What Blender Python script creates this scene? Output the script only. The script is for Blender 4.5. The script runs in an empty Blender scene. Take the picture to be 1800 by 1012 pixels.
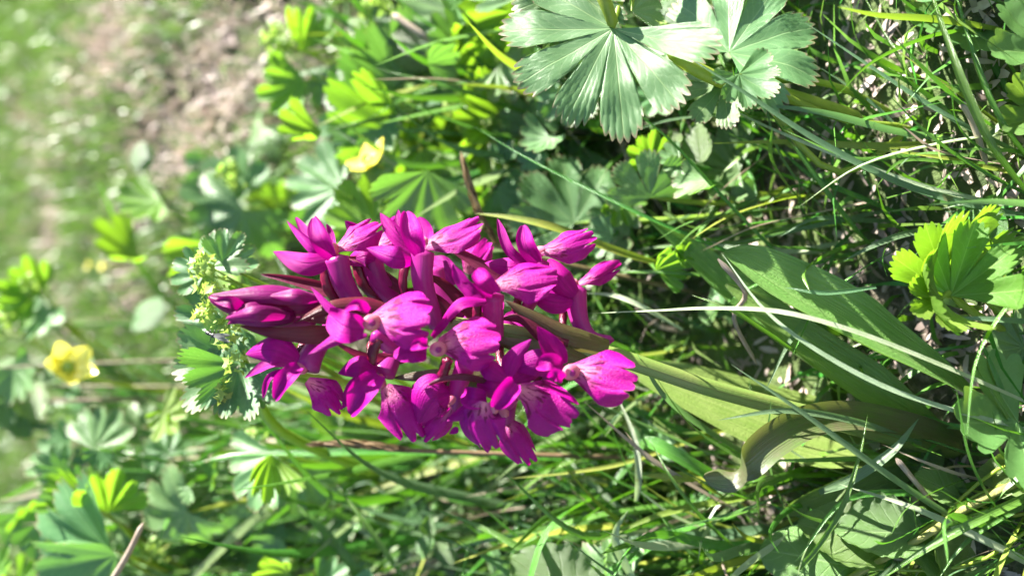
import bpy, math, random
import numpy as np
from mathutils import Vector, Matrix

random.seed(7)
rng = np.random.default_rng(7)
sc = bpy.context.scene
COL = sc.collection

# ------------------------------------------------------------------ camera
PITCH = math.radians(20.0)      # the phone looks 20 degrees down at a hillside
SLOPE = math.radians(25.0)
FPX = 1400.0                    # focal length in photograph pixels (1800 wide)
AX_D = np.array((0, math.cos(PITCH), -math.sin(PITCH)))   # view direction
AX_U = np.array((0, math.sin(PITCH), math.cos(PITCH)))    # up in the world = left in the frame
AX_R = np.array((1.0, 0, 0))                              # world right = top of the frame
BASE_DEPTH = 0.172
CAM = -BASE_DEPTH * (AX_D + (900 - 1690) / FPX * AX_U + (506 - 748) / FPX * AX_R)

def P(px, py, depth):
    """a place in the meadow: photograph coordinates and the distance in mm"""
    a = depth * 0.001
    return CAM + a * (AX_D + (900 - px) / FPX * AX_U + (506 - py) / FPX * AX_R)

def V(dx, dy, dd=0.0):
    """direction: dx along the frame (down the slope of gravity), dy across, dd away"""
    return dx * -AX_U + dy * -AX_R + dd * AX_D

cam_d = bpy.data.cameras.new('camera')
cam_d.sensor_width = 36.0
cam_d.lens = 28.0
cam_d.clip_start = 0.005
cam_d.clip_end = 200.0
cam_d.dof.use_dof = True
cam_d.dof.focus_distance = 0.157
cam_d.dof.aperture_fstop = 28.0 / 3.5
cam = bpy.data.objects.new('camera', cam_d)
COL.objects.link(cam)
M = Matrix.Identity(4)
for i, ax in enumerate((-AX_U, AX_R, -AX_D)):
    for j in range(3):
        M[j][i] = ax[j]
M.translation = Vector(CAM)
cam.matrix_world = M
sc.camera = cam

# ------------------------------------------------------------------ light
SUN = np.array((0.75, 0.08, 0.64)); SUN /= np.linalg.norm(SUN)
world = bpy.data.worlds.new('World'); sc.world = world; world.use_nodes = True
wn = world.node_tree
sky = wn.nodes.new('ShaderNodeTexSky'); sky.sky_type = 'NISHITA'; sky.sun_disc = False
sky.sun_elevation = math.asin(SUN[2]); sky.sun_rotation = math.atan2(SUN[0], SUN[1])
sky.altitude = 1500
wn.links.new(sky.outputs[0], wn.nodes['Background'].inputs[0])
wn.nodes['Background'].inputs[1].default_value = 0.05
sd = bpy.data.lights.new('sun', 'SUN'); sd.energy = 5.0; sd.angle = math.radians(0.53); sd.color = (1, 0.955, 0.88)
so = bpy.data.objects.new('sun', sd); COL.objects.link(so)
so.rotation_euler = Vector(SUN).to_track_quat('Z', 'Y').to_euler()
so.location = (0.4, 0.1, 0.6)
sc.view_settings.view_transform = 'Standard'; sc.view_settings.look = 'None'
sc.view_settings.exposure = 2.7; sc.view_settings.gamma = 1.0
sc.view_settings.use_curve_mapping = False
sc.cycles.max_bounces = 6; sc.cycles.diffuse_bounces = 2; sc.cycles.glossy_bounces = 3
sc.cycles.transmission_bounces = 4; sc.cycles.use_denoising = True
sc.cycles.sample_clamp_indirect = 6.0

# ------------------------------------------------------------------ materials
def N(nt, typ, **kw):
    n = nt.nodes.new(typ)
    for k, v in kw.items():
        setattr(n, k, v)
    return n

def math_node(nt, op, a, b=None, clamp=False):
    n = N(nt, 'ShaderNodeMath', operation=op); n.use_clamp = clamp
    for i, x in enumerate((a, b)):
        if x is None: continue
        if isinstance(x, (int, float)): n.inputs[i].default_value = x
        else: nt.links.new(x, n.inputs[i])
    return n.outputs[0]

def ramp(nt, fac, stops):
    n = N(nt, 'ShaderNodeValToRGB')
    e = n.color_ramp.elements
    while len(e) < len(stops): e.new(0.5)
    for el, (p, c) in zip(e, stops):
        el.position = p; el.color = (*c, 1) if len(c) == 3 else c
    nt.links.new(fac, n.inputs[0])
    return n.outputs[0]

def mix_col(nt, fac, a, b, blend='MIX'):
    n = N(nt, 'ShaderNodeMix', data_type='RGBA', blend_type=blend)
    for sock, x in ((n.inputs[0], fac), (n.inputs[6], a), (n.inputs[7], b)):
        if isinstance(x, (int, float)): sock.default_value = x
        elif isinstance(x, tuple): sock.default_value = (*x, 1)
        else: nt.links.new(x, sock)
    return n.outputs[2]

def noise(nt, scale, detail=3.0, coord='Object', rough=0.55):
    tc = N(nt, 'ShaderNodeTexCoord')
    n = N(nt, 'ShaderNodeTexNoise'); n.inputs['Scale'].default_value = scale
    n.inputs['Detail'].default_value = detail; n.inputs['Roughness'].default_value = rough
    nt.links.new(tc.outputs[coord], n.inputs['Vector'])
    return n.outputs[0]

def rand(nt, island=False):
    if island:
        return N(nt, 'ShaderNodeNewGeometry').outputs['Random Per Island']
    return N(nt, 'ShaderNodeObjectInfo').outputs['Random']

MATS = {}
def plant_mat(name, col, col2, trans, tmix=0.4, rough=0.45, spec=0.5, veins=None, island=False,
              nscale=350.0, bump=0.15, vein_col=None, spots=None, sheen=0.0, tip=None, hue=0.025, val=0.35, blem=None):
    if blem is None: blem = 'leaf' in name or name in ('grass', 'grass_blue', 'grass_pale')
    m = bpy.data.materials.new(name); m.use_nodes = True
    nt = m.node_tree; nt.nodes.clear()
    out = N(nt, 'ShaderNodeOutputMaterial')
    nz = noise(nt, nscale, 4.0)
    base = mix_col(nt, ramp(nt, nz, ((0.35, (0, 0, 0)), (0.68, (1, 1, 1)))), col, col2)
    r = rand(nt, island)
    uvn = N(nt, 'ShaderNodeUVMap'); sep = N(nt, 'ShaderNodeSeparateXYZ')
    nt.links.new(uvn.outputs[0], sep.inputs[0])
    ux, uy = sep.outputs[0], sep.outputs[1]
    height = None
    tr_in = trans
    if veins == 'palmate':         # ux: place across one lobe, uy: distance from the petiole
        t = math_node(nt, 'ABSOLUTE', math_node(nt, 'SUBTRACT', ux, 0.5))
        wob = math_node(nt, 'MULTIPLY', math_node(nt, 'SUBTRACT', noise(nt, 220, 2.0), 0.5), 0.5)
        mid = math_node(nt, 'SUBTRACT', 1.0, math_node(nt, 'DIVIDE', math_node(nt, 'MULTIPLY', t, math_node(nt, 'ADD', uy, 0.05)), 0.018), True)
        f = math_node(nt, 'FRACT', math_node(nt, 'ADD', math_node(nt, 'SUBTRACT', math_node(nt, 'MULTIPLY', uy, 7.0), math_node(nt, 'MULTIPLY', t, 5.0)), wob))
        f = math_node(nt, 'ABSOLUTE', math_node(nt, 'SUBTRACT', f, 0.5))
        side = math_node(nt, 'SUBTRACT', 1.0, math_node(nt, 'DIVIDE', f, 0.075), True)
        v = math_node(nt, 'MAXIMUM', mid, math_node(nt, 'MULTIPLY', side, 0.45), True)
        height = v
    elif veins == 'parallel':
        n = N(nt, 'ShaderNodeTexNoise'); n.inputs['Scale'].default_value = 1.0; n.inputs['Detail'].default_value = 2.0
        cmb = N(nt, 'ShaderNodeCombineXYZ')
        nt.links.new(math_node(nt, 'MULTIPLY', ux, 26.0), cmb.inputs[0]); nt.links.new(math_node(nt, 'MULTIPLY', uy, 1.3), cmb.inputs[1])
        nt.links.new(cmb.outputs[0], n.inputs['Vector'])
        t = math_node(nt, 'ABSOLUTE', math_node(nt, 'SUBTRACT', ux, 0.5))
        mid = math_node(nt, 'SUBTRACT', 1.0, math_node(nt, 'DIVIDE', t, 0.035), True)
        v = math_node(nt, 'ADD', math_node(nt, 'MULTIPLY', ramp(nt, n.outputs[0], ((0.42, (0, 0, 0)), (0.62, (1, 1, 1)))), 0.5), math_node(nt, 'MULTIPLY', mid, 0.45), True)
        height = v
    elif veins == 'pinnate':
        t = math_node(nt, 'ABSOLUTE', math_node(nt, 'SUBTRACT', ux, 0.5))
        mid = math_node(nt, 'SUBTRACT', 1.0, math_node(nt, 'DIVIDE', t, 0.022), True)
        f = math_node(nt, 'FRACT', math_node(nt, 'SUBTRACT', math_node(nt, 'MULTIPLY', uy, 6.0), math_node(nt, 'MULTIPLY', t, 4.0)))
        f = math_node(nt, 'ABSOLUTE', math_node(nt, 'SUBTRACT', f, 0.5))
        side = math_node(nt, 'SUBTRACT', 1.0, math_node(nt, 'DIVIDE', f, 0.08), True)
        v = math_node(nt, 'MAXIMUM', mid, math_node(nt, 'MULTIPLY', side, 0.5), True)
        height = v
    if height is not None and vein_col is not None:
        base = mix_col(nt, math_node(nt, 'MULTIPLY', height, 0.8), base, vein_col)
    if tip is not None:            # teeth and margins of another colour
        w = math_node(nt, 'MULTIPLY', math_node(nt, 'SUBTRACT', uy, 0.965), 30.0, True)
        base = mix_col(nt, w, base, tip)
    if spots is not None:          # pale throat with dark dashes, on orchid lips
        w = ramp(nt, math_node(nt, 'ADD', uy, math_node(nt, 'MULTIPLY', math_node(nt, 'SUBTRACT', noise(nt, 900, 2), 0.5), 0.35)),
                 ((0.12, (1, 1, 1)), (0.46, (0, 0, 0))))
        t = math_node(nt, 'ABSOLUTE', math_node(nt, 'SUBTRACT', ux, 0.5))
        w = math_node(nt, 'MULTIPLY', w, math_node(nt, 'SUBTRACT', 1.0, math_node(nt, 'MULTIPLY', t, 1.9), True))
        base = mix_col(nt, math_node(nt, 'MULTIPLY', w, 0.92), base, spots[0])
        cmb = N(nt, 'ShaderNodeCombineXYZ')
        nt.links.new(math_node(nt, 'MULTIPLY', ux, 11.0), cmb.inputs[0]); nt.links.new(math_node(nt, 'MULTIPLY', uy, 6.0), cmb.inputs[1])
        nt.links.new(math_node(nt, 'MULTIPLY', rand(nt), 50.0), cmb.inputs[2])
        nn = N(nt, 'ShaderNodeTexNoise'); nn.inputs['Scale'].default_value = 1.0; nn.inputs['Detail'].default_value = 1.0
        nt.links.new(cmb.outputs[0], nn.inputs['Vector'])
        d = ramp(nt, nn.outputs[0], ((0.55, (0, 0, 0)), (0.6, (1, 1, 1))))
        zone = ramp(nt, uy, ((0.05, (0, 0, 0)), (0.15, (1, 1, 1)), (0.45, (1, 1, 1)), (0.6, (0, 0, 0))))
        base = mix_col(nt, math_node(nt, 'MULTIPLY', math_node(nt, 'MULTIPLY', d, zone), 0.85), base, spots[1])
    if blem:                       # small brown specks and scars
        bl_ = ramp(nt, noise(nt, nscale * 0.7, 2.0, 'Object', 0.4), ((0.70, (0, 0, 0)), (0.745, (1, 1, 1))))
        base = mix_col(nt, math_node(nt, 'MULTIPLY', bl_, 0.6), base, (0.16, 0.11, 0.045))
    hsv = N(nt, 'ShaderNodeHueSaturation')
    nt.links.new(math_node(nt, 'ADD', 0.5 - hue, math_node(nt, 'MULTIPLY', r, 2 * hue)), hsv.inputs['Hue'])
    r2 = math_node(nt, 'FRACT', math_node(nt, 'MULTIPLY', r, 7.31))
    nt.links.new(math_node(nt, 'ADD', 1.0 - val / 2, math_node(nt, 'MULTIPLY', r2, val)), hsv.inputs['Value'])
    nt.links.new(base, hsv.inputs['Color'])
    base = hsv.outputs[0]
    pb = N(nt, 'ShaderNodeBsdfPrincipled')
    nt.links.new(base, pb.inputs['Base Color'])
    pb.inputs['Roughness'].default_value = rough
    pb.inputs['Specular IOR Level'].default_value = spec
    if sheen:
        pb.inputs['Sheen Weight'].default_value = sheen; pb.inputs['Sheen Roughness'].default_value = 0.4
    bp = N(nt, 'ShaderNodeBump'); bp.inputs['Strength'].default_value = bump; bp.inputs['Distance'].default_value = 0.0004
    fine = noise(nt, nscale * 9, 3.0)
    h = math_node(nt, 'MULTIPLY', fine, 0.6)
    if height is not None:
        h = math_node(nt, 'SUBTRACT', h, height)
    nt.links.new(h, bp.inputs['Height'])
    nt.links.new(bp.outputs[0], pb.inputs['Normal'])
    tl = N(nt, 'ShaderNodeBsdfTranslucent')
    tcol = mix_col(nt, 0.35, tr_in, base)
    if height is not None and veins != 'parallel':
        tcol = mix_col(nt, math_node(nt, 'MULTIPLY', height, 0.25), tcol, tuple(c * 1.5 for c in tr_in))
    nt.links.new(tcol, tl.inputs[0])
    mx = N(nt, 'ShaderNodeMixShader'); mx.inputs[0].default_value = tmix
    nt.links.new(pb.outputs[0], mx.inputs[1]); nt.links.new(tl.outputs[0], mx.inputs[2])
    nt.links.new(mx.outputs[0], out.inputs[0])
    MATS[name] = m
    return m

plant_mat('mantle_leaf', (0.08, 0.17, 0.06), (0.125, 0.225, 0.095), (0.18, 0.46, 0.01), 0.29, 0.33, 0.5, 'palmate', bump=0.3,
          vein_col=(0.26, 0.36, 0.16), tip=(0.20, 0.14, 0.09))
plant_mat('mantle_leaf_young', (0.10, 0.21, 0.025), (0.14, 0.25, 0.045), (0.28, 0.55, 0.008), 0.46, 0.45, 0.5, 'palmate', bump=0.3,
          vein_col=(0.30, 0.38, 0.12))
plant_mat('scallop_leaf', (0.10, 0.20, 0.05), (0.14, 0.25, 0.075), (0.28, 0.48, 0.02), 0.36, 0.38, 0.55, 'palmate', bump=0.4, vein_col=(0.2, 0.3, 0.1))
plant_mat('round_leaf', (0.075, 0.16, 0.035), (0.13, 0.22, 0.065), (0.20, 0.42, 0.01), 0.32, 0.33, 0.8, 'pinnate', bump=0.7, vein_col=(0.2, 0.28, 0.12))
plant_mat('grass', (0.045, 0.15, 0.014), (0.07, 0.19, 0.022), (0.14, 0.40, 0.004), 0.27, 0.26, 0.8, 'parallel', bump=0.5, vein_col=(0.16, 0.28, 0.08))
plant_mat('grass_blue', (0.08, 0.16, 0.075), (0.115, 0.20, 0.10), (0.16, 0.36, 0.05), 0.34, 0.33, 0.65, 'parallel', bump=0.5, vein_col=(0.17, 0.26, 0.14))
plant_mat('grass_pale', (0.30, 0.40, 0.23), (0.44, 0.53, 0.36), (0.3, 0.45, 0.12), 0.3, 0.3, 0.7, 'parallel', bump=0.6, vein_col=(0.5, 0.56, 0.4))
plant_mat('grass_yellow', (0.15, 0.25, 0.025), (0.21, 0.25, 0.035), (0.24, 0.40, 0.008), 0.36, 0.4, 0.5, 'parallel', bump=0.4, vein_col=(0.4, 0.36, 0.1))
plant_mat('grass_mass', (0.05, 0.15, 0.015), (0.085, 0.20, 0.03), (0.16, 0.40, 0.006), 0.28, 0.38, 0.5, None, island=True, hue=0.035, val=0.7)
plant_mat('slope_grass', (0.065, 0.13, 0.03), (0.13, 0.19, 0.065), (0.16, 0.32, 0.03), 0.28, 0.4, 0.6, None, island=True, hue=0.03, val=0.7)
plant_mat('dry', (0.36, 0.28, 0.21), (0.46, 0.38, 0.31), (0.4, 0.3, 0.2), 0.22, 0.5, 0.4, 'parallel', bump=0.5, vein_col=(0.25, 0.17, 0.12))
plant_mat('dry_mass', (0.32, 0.25, 0.21), (0.48, 0.40, 0.36), (0.45, 0.36, 0.28), 0.2, 0.5, 0.4, None, island=True, hue=0.02, val=0.9)
plant_mat('sedge_brown', (0.16, 0.11, 0.055), (0.25, 0.19, 0.10), (0.25, 0.18, 0.08), 0.2, 0.6, 0.3, None)
plant_mat('mantle_stem', (0.19, 0.29, 0.03), (0.27, 0.35, 0.045), (0.4, 0.55, 0.02), 0.3, 0.42, 0.5, None, bump=0.3)
plant_mat('hairy_stem', (0.18, 0.23, 0.05), (0.30, 0.31, 0.12), (0.3, 0.36, 0.05), 0.2, 0.6, 0.3, None, bump=0.9, nscale=600)
plant_mat('floret', (0.27, 0.38, 0.08), (0.38, 0.47, 0.15), (0.45, 0.62, 0.08), 0.45, 0.45, 0.4, None, nscale=900)
plant_mat('floret_mass', (0.20, 0.33, 0.07), (0.30, 0.42, 0.13), (0.36, 0.55, 0.06), 0.45, 0.45, 0.4, None, island=True, nscale=900)
plant_mat('buttercup', (0.90, 0.80, 0.10), (0.94, 0.87, 0.18), (0.95, 0.85, 0.12), 0.3, 0.28, 1.0, None, hue=0.01, val=0.1)
plant_mat('orchid_leaf', (0.115, 0.215, 0.045), (0.155, 0.255, 0.065), (0.22, 0.42, 0.03), 0.30, 0.30, 0.6, 'parallel', bump=0.9, vein_col=(0.22, 0.31, 0.10), nscale=200)
plant_mat('orchid_leaf_purple', (0.055, 0.095, 0.02), (0.075, 0.06, 0.038), (0.2, 0.24, 0.03), 0.25, 0.36, 0.55, 'parallel', bump=0.45, vein_col=(0.07, 0.06, 0.04), nscale=160)
plant_mat('orchid_stem', (0.115, 0.22, 0.045), (0.145, 0.215, 0.06), (0.2, 0.26, 0.03), 0.22, 0.38, 0.5, 'parallel', bump=0.35, vein_col=(0.13, 0.12, 0.04), nscale=160)
plant_mat('bract', (0.10, 0.004, 0.035), (0.12, 0.022, 0.032), (0.34, 0.02, 0.07), 0.3, 0.36, 0.3, 'parallel', bump=0.4, vein_col=(0.045, 0.004, 0.015), nscale=160, hue=0.02)
plant_mat('bract_green', (0.06, 0.065, 0.018), (0.085, 0.055, 0.028), (0.18, 0.16, 0.03), 0.28, 0.33, 0.6, 'parallel', bump=0.4, vein_col=(0.06, 0.03, 0.02), nscale=160, hue=0.02)
plant_mat('petal', (0.29, 0.0, 0.18), (0.36, 0.001, 0.225), (0.56, 0.0, 0.26), 0.31, 0.5, 0.2, 'parallel', bump=0.45, vein_col=(0.13, 0.0, 0.10), nscale=420, sheen=0.0, hue=0.008, val=0.15)
plant_mat('lip', (0.31, 0.0, 0.185), (0.40, 0.002, 0.24), (0.60, 0.0, 0.27), 0.31, 0.42, 0.24, None, bump=1.0, nscale=420,
          spots=((0.66, 0.26, 0.34), (0.10, 0.0, 0.04)), sheen=0.0, hue=0.008, val=0.15)
plant_mat('spur', (0.34, 0.018, 0.20), (0.41, 0.035, 0.25), (0.55, 0.015, 0.32), 0.40, 0.28, 0.4, 'parallel', bump=0.12, vein_col=(0.24, 0.012, 0.19), nscale=300, hue=0.006, val=0.1)
plant_mat('throat', (0.50, 0.10, 0.20), (0.60, 0.20, 0.28), (0.6, 0.1, 0.2), 0.3, 0.35, 0.5, None, nscale=700, hue=0.006, val=0.1)
plant_mat('ovary', (0.11, 0.002, 0.025), (0.17, 0.005, 0.035), (0.25, 0.0, 0.03), 0.2, 0.26, 0.6, 'parallel', bump=0.3, vein_col=(0.12, 0.002, 0.03), nscale=300, hue=0.006, val=0.2)
plant_mat('bud', (0.14, 0.0, 0.07), (0.25, 0.001, 0.14), (0.40, 0.0, 0.16), 0.3, 0.40, 0.25, 'parallel', bump=0.35, vein_col=(0.06, 0.001, 0.035), nscale=180, sheen=0.05, hue=0.008, val=0.15)

def ground_mat():
    m = bpy.data.materials.new('soil'); m.use_nodes = True
    nt = m.node_tree; pb = nt.nodes['Principled BSDF']
    a = noise(nt, 26, 5.0); b = noise(nt, 340, 5.0, rough=0.7); c = noise(nt, 90, 4.0)
    soil = ramp(nt, b, ((0.32, (0.018, 0.012, 0.009)), (0.50, (0.085, 0.06, 0.048)), (0.64, (0.28, 0.22, 0.185)), (0.78, (0.46, 0.39, 0.35))))
    moss = ramp(nt, c, ((0.3, (0.035, 0.06, 0.015)), (0.7, (0.12, 0.17, 0.045))))
    col = mix_col(nt, ramp(nt, a, ((0.36, (0, 0, 0)), (0.52, (1, 1, 1)))), soil, moss)
    nt.links.new(col, pb.inputs['Base Color'])
    pb.inputs['Roughness'].default_value = 0.9
    bp = N(nt, 'ShaderNodeBump'); bp.inputs['Strength'].default_value = 0.8; bp.inputs['Distance'].default_value = 0.002
    nt.links.new(b, bp.inputs['Height']); nt.links.new(bp.outputs[0], pb.inputs['Normal'])
    MATS['soil'] = m
ground_mat()

# ------------------------------------------------------------------ mesh helpers
def mesh_np(name, v, f, uv=None, mat=None, smooth=True):
    v = np.asarray(v, dtype=np.float32); f = np.asarray(f, dtype=np.int32)
    me = bpy.data.meshes.new(name)
    k = f.shape[1]
    me.vertices.add(len(v)); me.vertices.foreach_set('co', v.ravel())
    me.loops.add(f.size); me.loops.foreach_set('vertex_index', f.ravel())
    me.polygons.add(len(f)); me.polygons.foreach_set('loop_start', np.arange(0, f.size, k, dtype=np.int32))
    if smooth:
        me.polygons.foreach_set('use_smooth', np.ones(len(f), dtype=bool))
    me.update(calc_edges=True)
    if uv is not None:
        l = me.uv_layers.new(name='UVMap')
        l.data.foreach_set('uv', np.asarray(uv, dtype=np.float32)[f.ravel()].ravel())
    if mat: me.materials.append(MATS[mat])
    return me

def tag(o, label=None, cat=None, group=None, kind=None):
    for k, x in (('label', label), ('category', cat), ('group', group), ('kind', kind)):
        if x: o[k] = x
    return o

def link(name, me, parent=None, loc=None, mat4=None):
    o = bpy.data.objects.new(name, me); COL.objects.link(o)
    if parent is not None: o.parent = parent
    if mat4 is not None: o.matrix_local = mat4
    elif loc is not None: o.location = loc
    return o

def thing(name, loc, label, cat, group=None):
    o = bpy.data.objects.new(name, None); COL.objects.link(o)
    o.location = Vector(loc); o.empty_display_size = 0.01
    return tag(o, label, cat, group)

def crom(pts, n):
    """smooth path through points"""
    p = np.asarray(pts, dtype=float)
    if len(p) == 2: p = np.vstack((p[0], p.mean(0), p[1]))
    q = np.vstack((2 * p[0] - p[1], p, 2 * p[-1] - p[-2]))
    m = len(p) - 1
    t = np.linspace(0, m, n); i = np.minimum(t.astype(int), m - 1); u = (t - i)[:, None]
    a, b, c, d = q[i], q[i + 1], q[i + 2], q[i + 3]
    return 0.5 * (2 * b + (c - a) * u + (2 * a - 5 * b + 4 * c - d) * u ** 2 + (3 * b - a - 3 * c + d) * u ** 3)

def unit(a): return a / np.maximum(np.linalg.norm(a, axis=-1, keepdims=True), 1e-9)

def frames(c, hint):
    t = unit(np.gradient(c, axis=0))
    h = np.broadcast_to(np.asarray(hint, float), c.shape)
    n = unit(h - (h * t).sum(1, keepdims=True) * t)
    return t, n, np.cross(t, n)

def grid_faces(nv, nu, wrap=False):
    i = np.arange(nv - 1)[:, None]; j = np.arange(nu if wrap else nu - 1)[None, :]
    j2 = (j + 1) % nu
    a = i * nu + j; b = i * nu + j2
    return np.stack((a, b, b + nu, a + nu), -1).reshape(-1, 4)

def prof(kind, v):
    if kind == 'blade':   return np.minimum(1, 0.55 + v * 2.0) * np.clip((1 - v) * 2.2, 0, 1) ** 0.75
    if kind == 'leaf':    return np.sin(np.pi * np.clip(v, 0, 1) ** 0.85 * 0.97 + 0.06) ** 0.75 * (0.35 + 0.65 * np.minimum(1, v * 2.6))
    if kind == 'sheath':  return (0.75 + 0.25 * np.minimum(1, v * 2)) * np.clip((1 - v) * 9, 0, 1) ** 0.5
    if kind == 'sepal':   return np.sin(np.pi * np.clip(v * 0.93 + 0.07, 0, 1) ** 0.9) ** 0.8
    if kind == 'petal':   return np.sin(np.pi * (0.12 + 0.86 * v)) ** 0.62
    if kind == 'narrow':  return (0.55 + 0.45 * np.sin(np.pi * v)) * np.clip((1 - v) * 5, 0, 1) ** 0.5
    if kind == 'bract':   return np.minimum(1, 0.6 + v * 1.6) * np.clip(1 - v, 0, 1) ** 0.62 * 1.15
    raise KeyError(kind)

def strip(pts, w, kind='blade', hint=(0, -1, 0.5), cup=0.5, nv=22, nu=5, twist=0.0, ruffle=0.0, rseed=0, tw0=0.0, tw_at=None):
    """leaf-like surface along a path; w = half width in m; cup = arc angle of the cross-section"""
    c = crom(pts, nv); t, n, b = frames(c, hint)
    v = np.linspace(0, 1, nv); s = np.linspace(-1, 1, nu)
    ww = w * prof(kind, v)
    ww[-1] = max(ww[-1], w * 0.02)
    if twist or tw0:
        a = (tw0 + twist * (v if tw_at is None else 1 / (1 + np.exp(-(v - tw_at) / 0.035))))[:, None]
        n, b = n * np.cos(a) + b * np.sin(a), b * np.cos(a) - n * np.sin(a)
    ph = cup * s
    if abs(cup) > 1e-3:
        X = np.sin(ph) / cup; Y = (1 - np.cos(ph)) / cup
    else:
        X = s; Y = s * 0
    pos = c[:, None] + b[:, None] * (ww[:, None] * X)[..., None] + n[:, None] * (ww[:, None] * Y)[..., None]
    if ruffle:
        r = np.random.default_rng(rseed); p1, p2 = r.uniform(0, 6.28, 2); f1 = r.uniform(5, 8)
        wav = (np.sin(f1 * v + p1)[:, None] * s + np.sin(f1 * 1.7 * v + p2)[:, None] * s ** 2) * ruffle * ww[:, None] * np.abs(s)
        pos = pos + n[:, None] * wav[..., None]
    uv = np.stack((np.broadcast_to((s + 1) / 2, (nv, nu)), np.broadcast_to(v[:, None], (nv, nu))), -1)
    return pos.reshape(-1, 3), grid_faces(nv, nu), uv.reshape(-1, 2)

def tube(pts, r0, r1=None, nv=14, nu=8, bulge=None, cap=True, flat=1.0, hint=(0, -1, 0.3)):
    c = crom(pts, nv); t, n, b = frames(c, hint)
    v = np.linspace(0, 1, nv)
    r = r0 + ((r0 if r1 is None else r1) - r0) * v
    if bulge is not None: r = r * bulge(v)
    a = np.linspace(0, 2 * np.pi, nu, endpoint=False)
    pos = c[:, None] + r[:, None, None] * (np.cos(a)[None, :, None] * b[:, None] + flat * np.sin(a)[None, :, None] * n[:, None])
    uv = np.stack((np.broadcast_to(np.abs(a / np.pi - 1) * 1.0, (nv, nu)), np.broadcast_to(v[:, None], (nv, nu))), -1)
    pos = pos.reshape(-1, 3); uv = uv.reshape(-1, 2); f = grid_faces(nv, nu, True)
    if cap:                        # close the ends by drawing the first and last ring together
        pos[:nu] = pos[:nu] * 0.3 + c[0] * 0.7
        pos[-nu:] = pos[-nu:] * 0.15 + c[-1] * 0.85
    return pos, f, uv

def join(parts):
    v, f, u, k = [], [], [], 0
    for a, b, c in parts:
        v.append(a); f.append(np.asarray(b) + k); u.append(c); k += len(a)
    return np.vstack(v), np.vstack(f), np.vstack(u)

def put(name, geo, mat, parent=None, origin=None):
    """a mesh part; its vertices are given in the meadow, its origin is the parent's or its own first point"""
    v, f, uv = geo
    o0 = np.array(origin) if origin is not None else (np.array(world_loc(parent)) if parent is not None else v[0])
    me = mesh_np(name, v - o0, f, uv, mat)
    return link(name, me, parent, None if parent is not None else Vector(o0))

def world_loc(o):
    l = Vector(o.location); p = o.parent
    while p is not None:
        l = l + Vector(p.location); p = p.parent
    return l

# ------------------------------------------------------------------ ground
_g = np.random.default_rng(3)
_waves = [(_g.uniform(-1, 1, 2) * k, _g.uniform(0, 6.28), a) for k, a in ((9, .012), (14, .010), (25, .006), (40, .004), (60, .0028), (90, .002), (140, .0014), (200, .001)) for _ in range(2)]
def ground_z(x, y):
    x = np.asarray(x, float); y = np.asarray(y, float)
    z = math.tan(SLOPE) * y
    r = np.sqrt(x * x + y * y)
    for (k, p, a) in _waves:
        z = z + a * 0.5 * (np.sin(k[0] * x + k[1] * y + p) - math.sin(p)) * np.clip(r / 0.06, 0.1, 1)
    return z

def below(p, jx=0.0, jy=0.0):
    return np.array((p[0] + jx, p[1] + jy, ground_z(p[0] + jx, p[1] + jy)))

def ground_at(px, py):
    d = AX_D + (900 - px) / FPX * AX_U + (506 - py) / FPX * AX_R
    lo, hi = 0.05, 3.0
    for _ in range(40):
        mid = (lo + hi) / 2; q = CAM + mid * d
        if q[2] > ground_z(q[0], q[1]): lo = mid
        else: hi = mid
    q = CAM + lo * d
    return np.array((q[0], q[1], ground_z(q[0], q[1])))

def axis(n, near, far):
    u = np.linspace(-1, 1, n)
    return np.sign(u) * (near * np.abs(u) + (far - near) * np.abs(u) ** 5)
gx = axis(221, 0.75, 30); gy = axis(261, 1.1, 30) + 0.2
X, Y = np.meshgrid(gx, gy)
Z = ground_z(X, Y)
gm = mesh_np('ground', np.stack((X, Y, Z), -1).reshape(-1, 3), grid_faces(len(gy), len(gx)), None, 'soil')
tag(link('ground', gm), 'brown soil and moss of the meadow slope', 'ground', kind='structure')

# ------------------------------------------------------------------ grass and litter nobody could count
def vnoise(x, y, k, seed):
    r = np.random.default_rng(seed); s = 0
    for i in range(5):
        a = r.uniform(0, 6.28); f = k * r.uniform(0.6, 1.6)
        s = s + np.sin(f * (x * math.cos(a) + y * math.sin(a)) + r.uniform(0, 6.28))
    return s / 5

def ribbons(n, base, length, width, lean, seed, seg=4, up=0.75):
    r = np.random.default_rng(seed)
    az = r.uniform(0, 2 * np.pi, n); ln = lean * r.uniform(0.3, 1.4, n)
    d = np.stack((np.cos(az), np.sin(az), np.zeros(n)), -1)
    upv = np.array((0, -0.25, 1.0)); upv /= np.linalg.norm(upv)
    v = np.linspace(0, 1, seg + 1)
    bend = ln[:, None] * v[None] ** 1.6
    c = base[:, None] + length[:, None, None] * (v[None, :, None] * upv * np.cos(bend * 0.9)[..., None] + d[:, None] * (bend * v[None] * 0.8)[..., None])
    az2 = az + np.pi / 2 + r.uniform(-0.7, 0.7, n)
    b = np.stack((np.cos(az2), np.sin(az2), np.zeros(n)), -1)
    w = width[:, None] * np.clip((1 - v) * 2.0, 0.04, 1)[None] * np.minimum(1, 0.6 + v)[None]
    L = c - b[:, None] * w[..., None]; R = c + b[:, None] * w[..., None]
    pos = np.stack((L, R), 2).reshape(-1, 3)
    k = (seg + 1) * 2
    f1 = grid_faces(seg + 1, 2)
    f = (np.arange(n)[:, None, None] * k + f1[None]).reshape(-1, 4)
    uv = np.broadcast_to(np.stack((np.tile([0., 1.], seg + 1), np.repeat(v, 2)), -1), (n, k, 2)).reshape(-1, 2)
    return pos, f, uv

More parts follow.
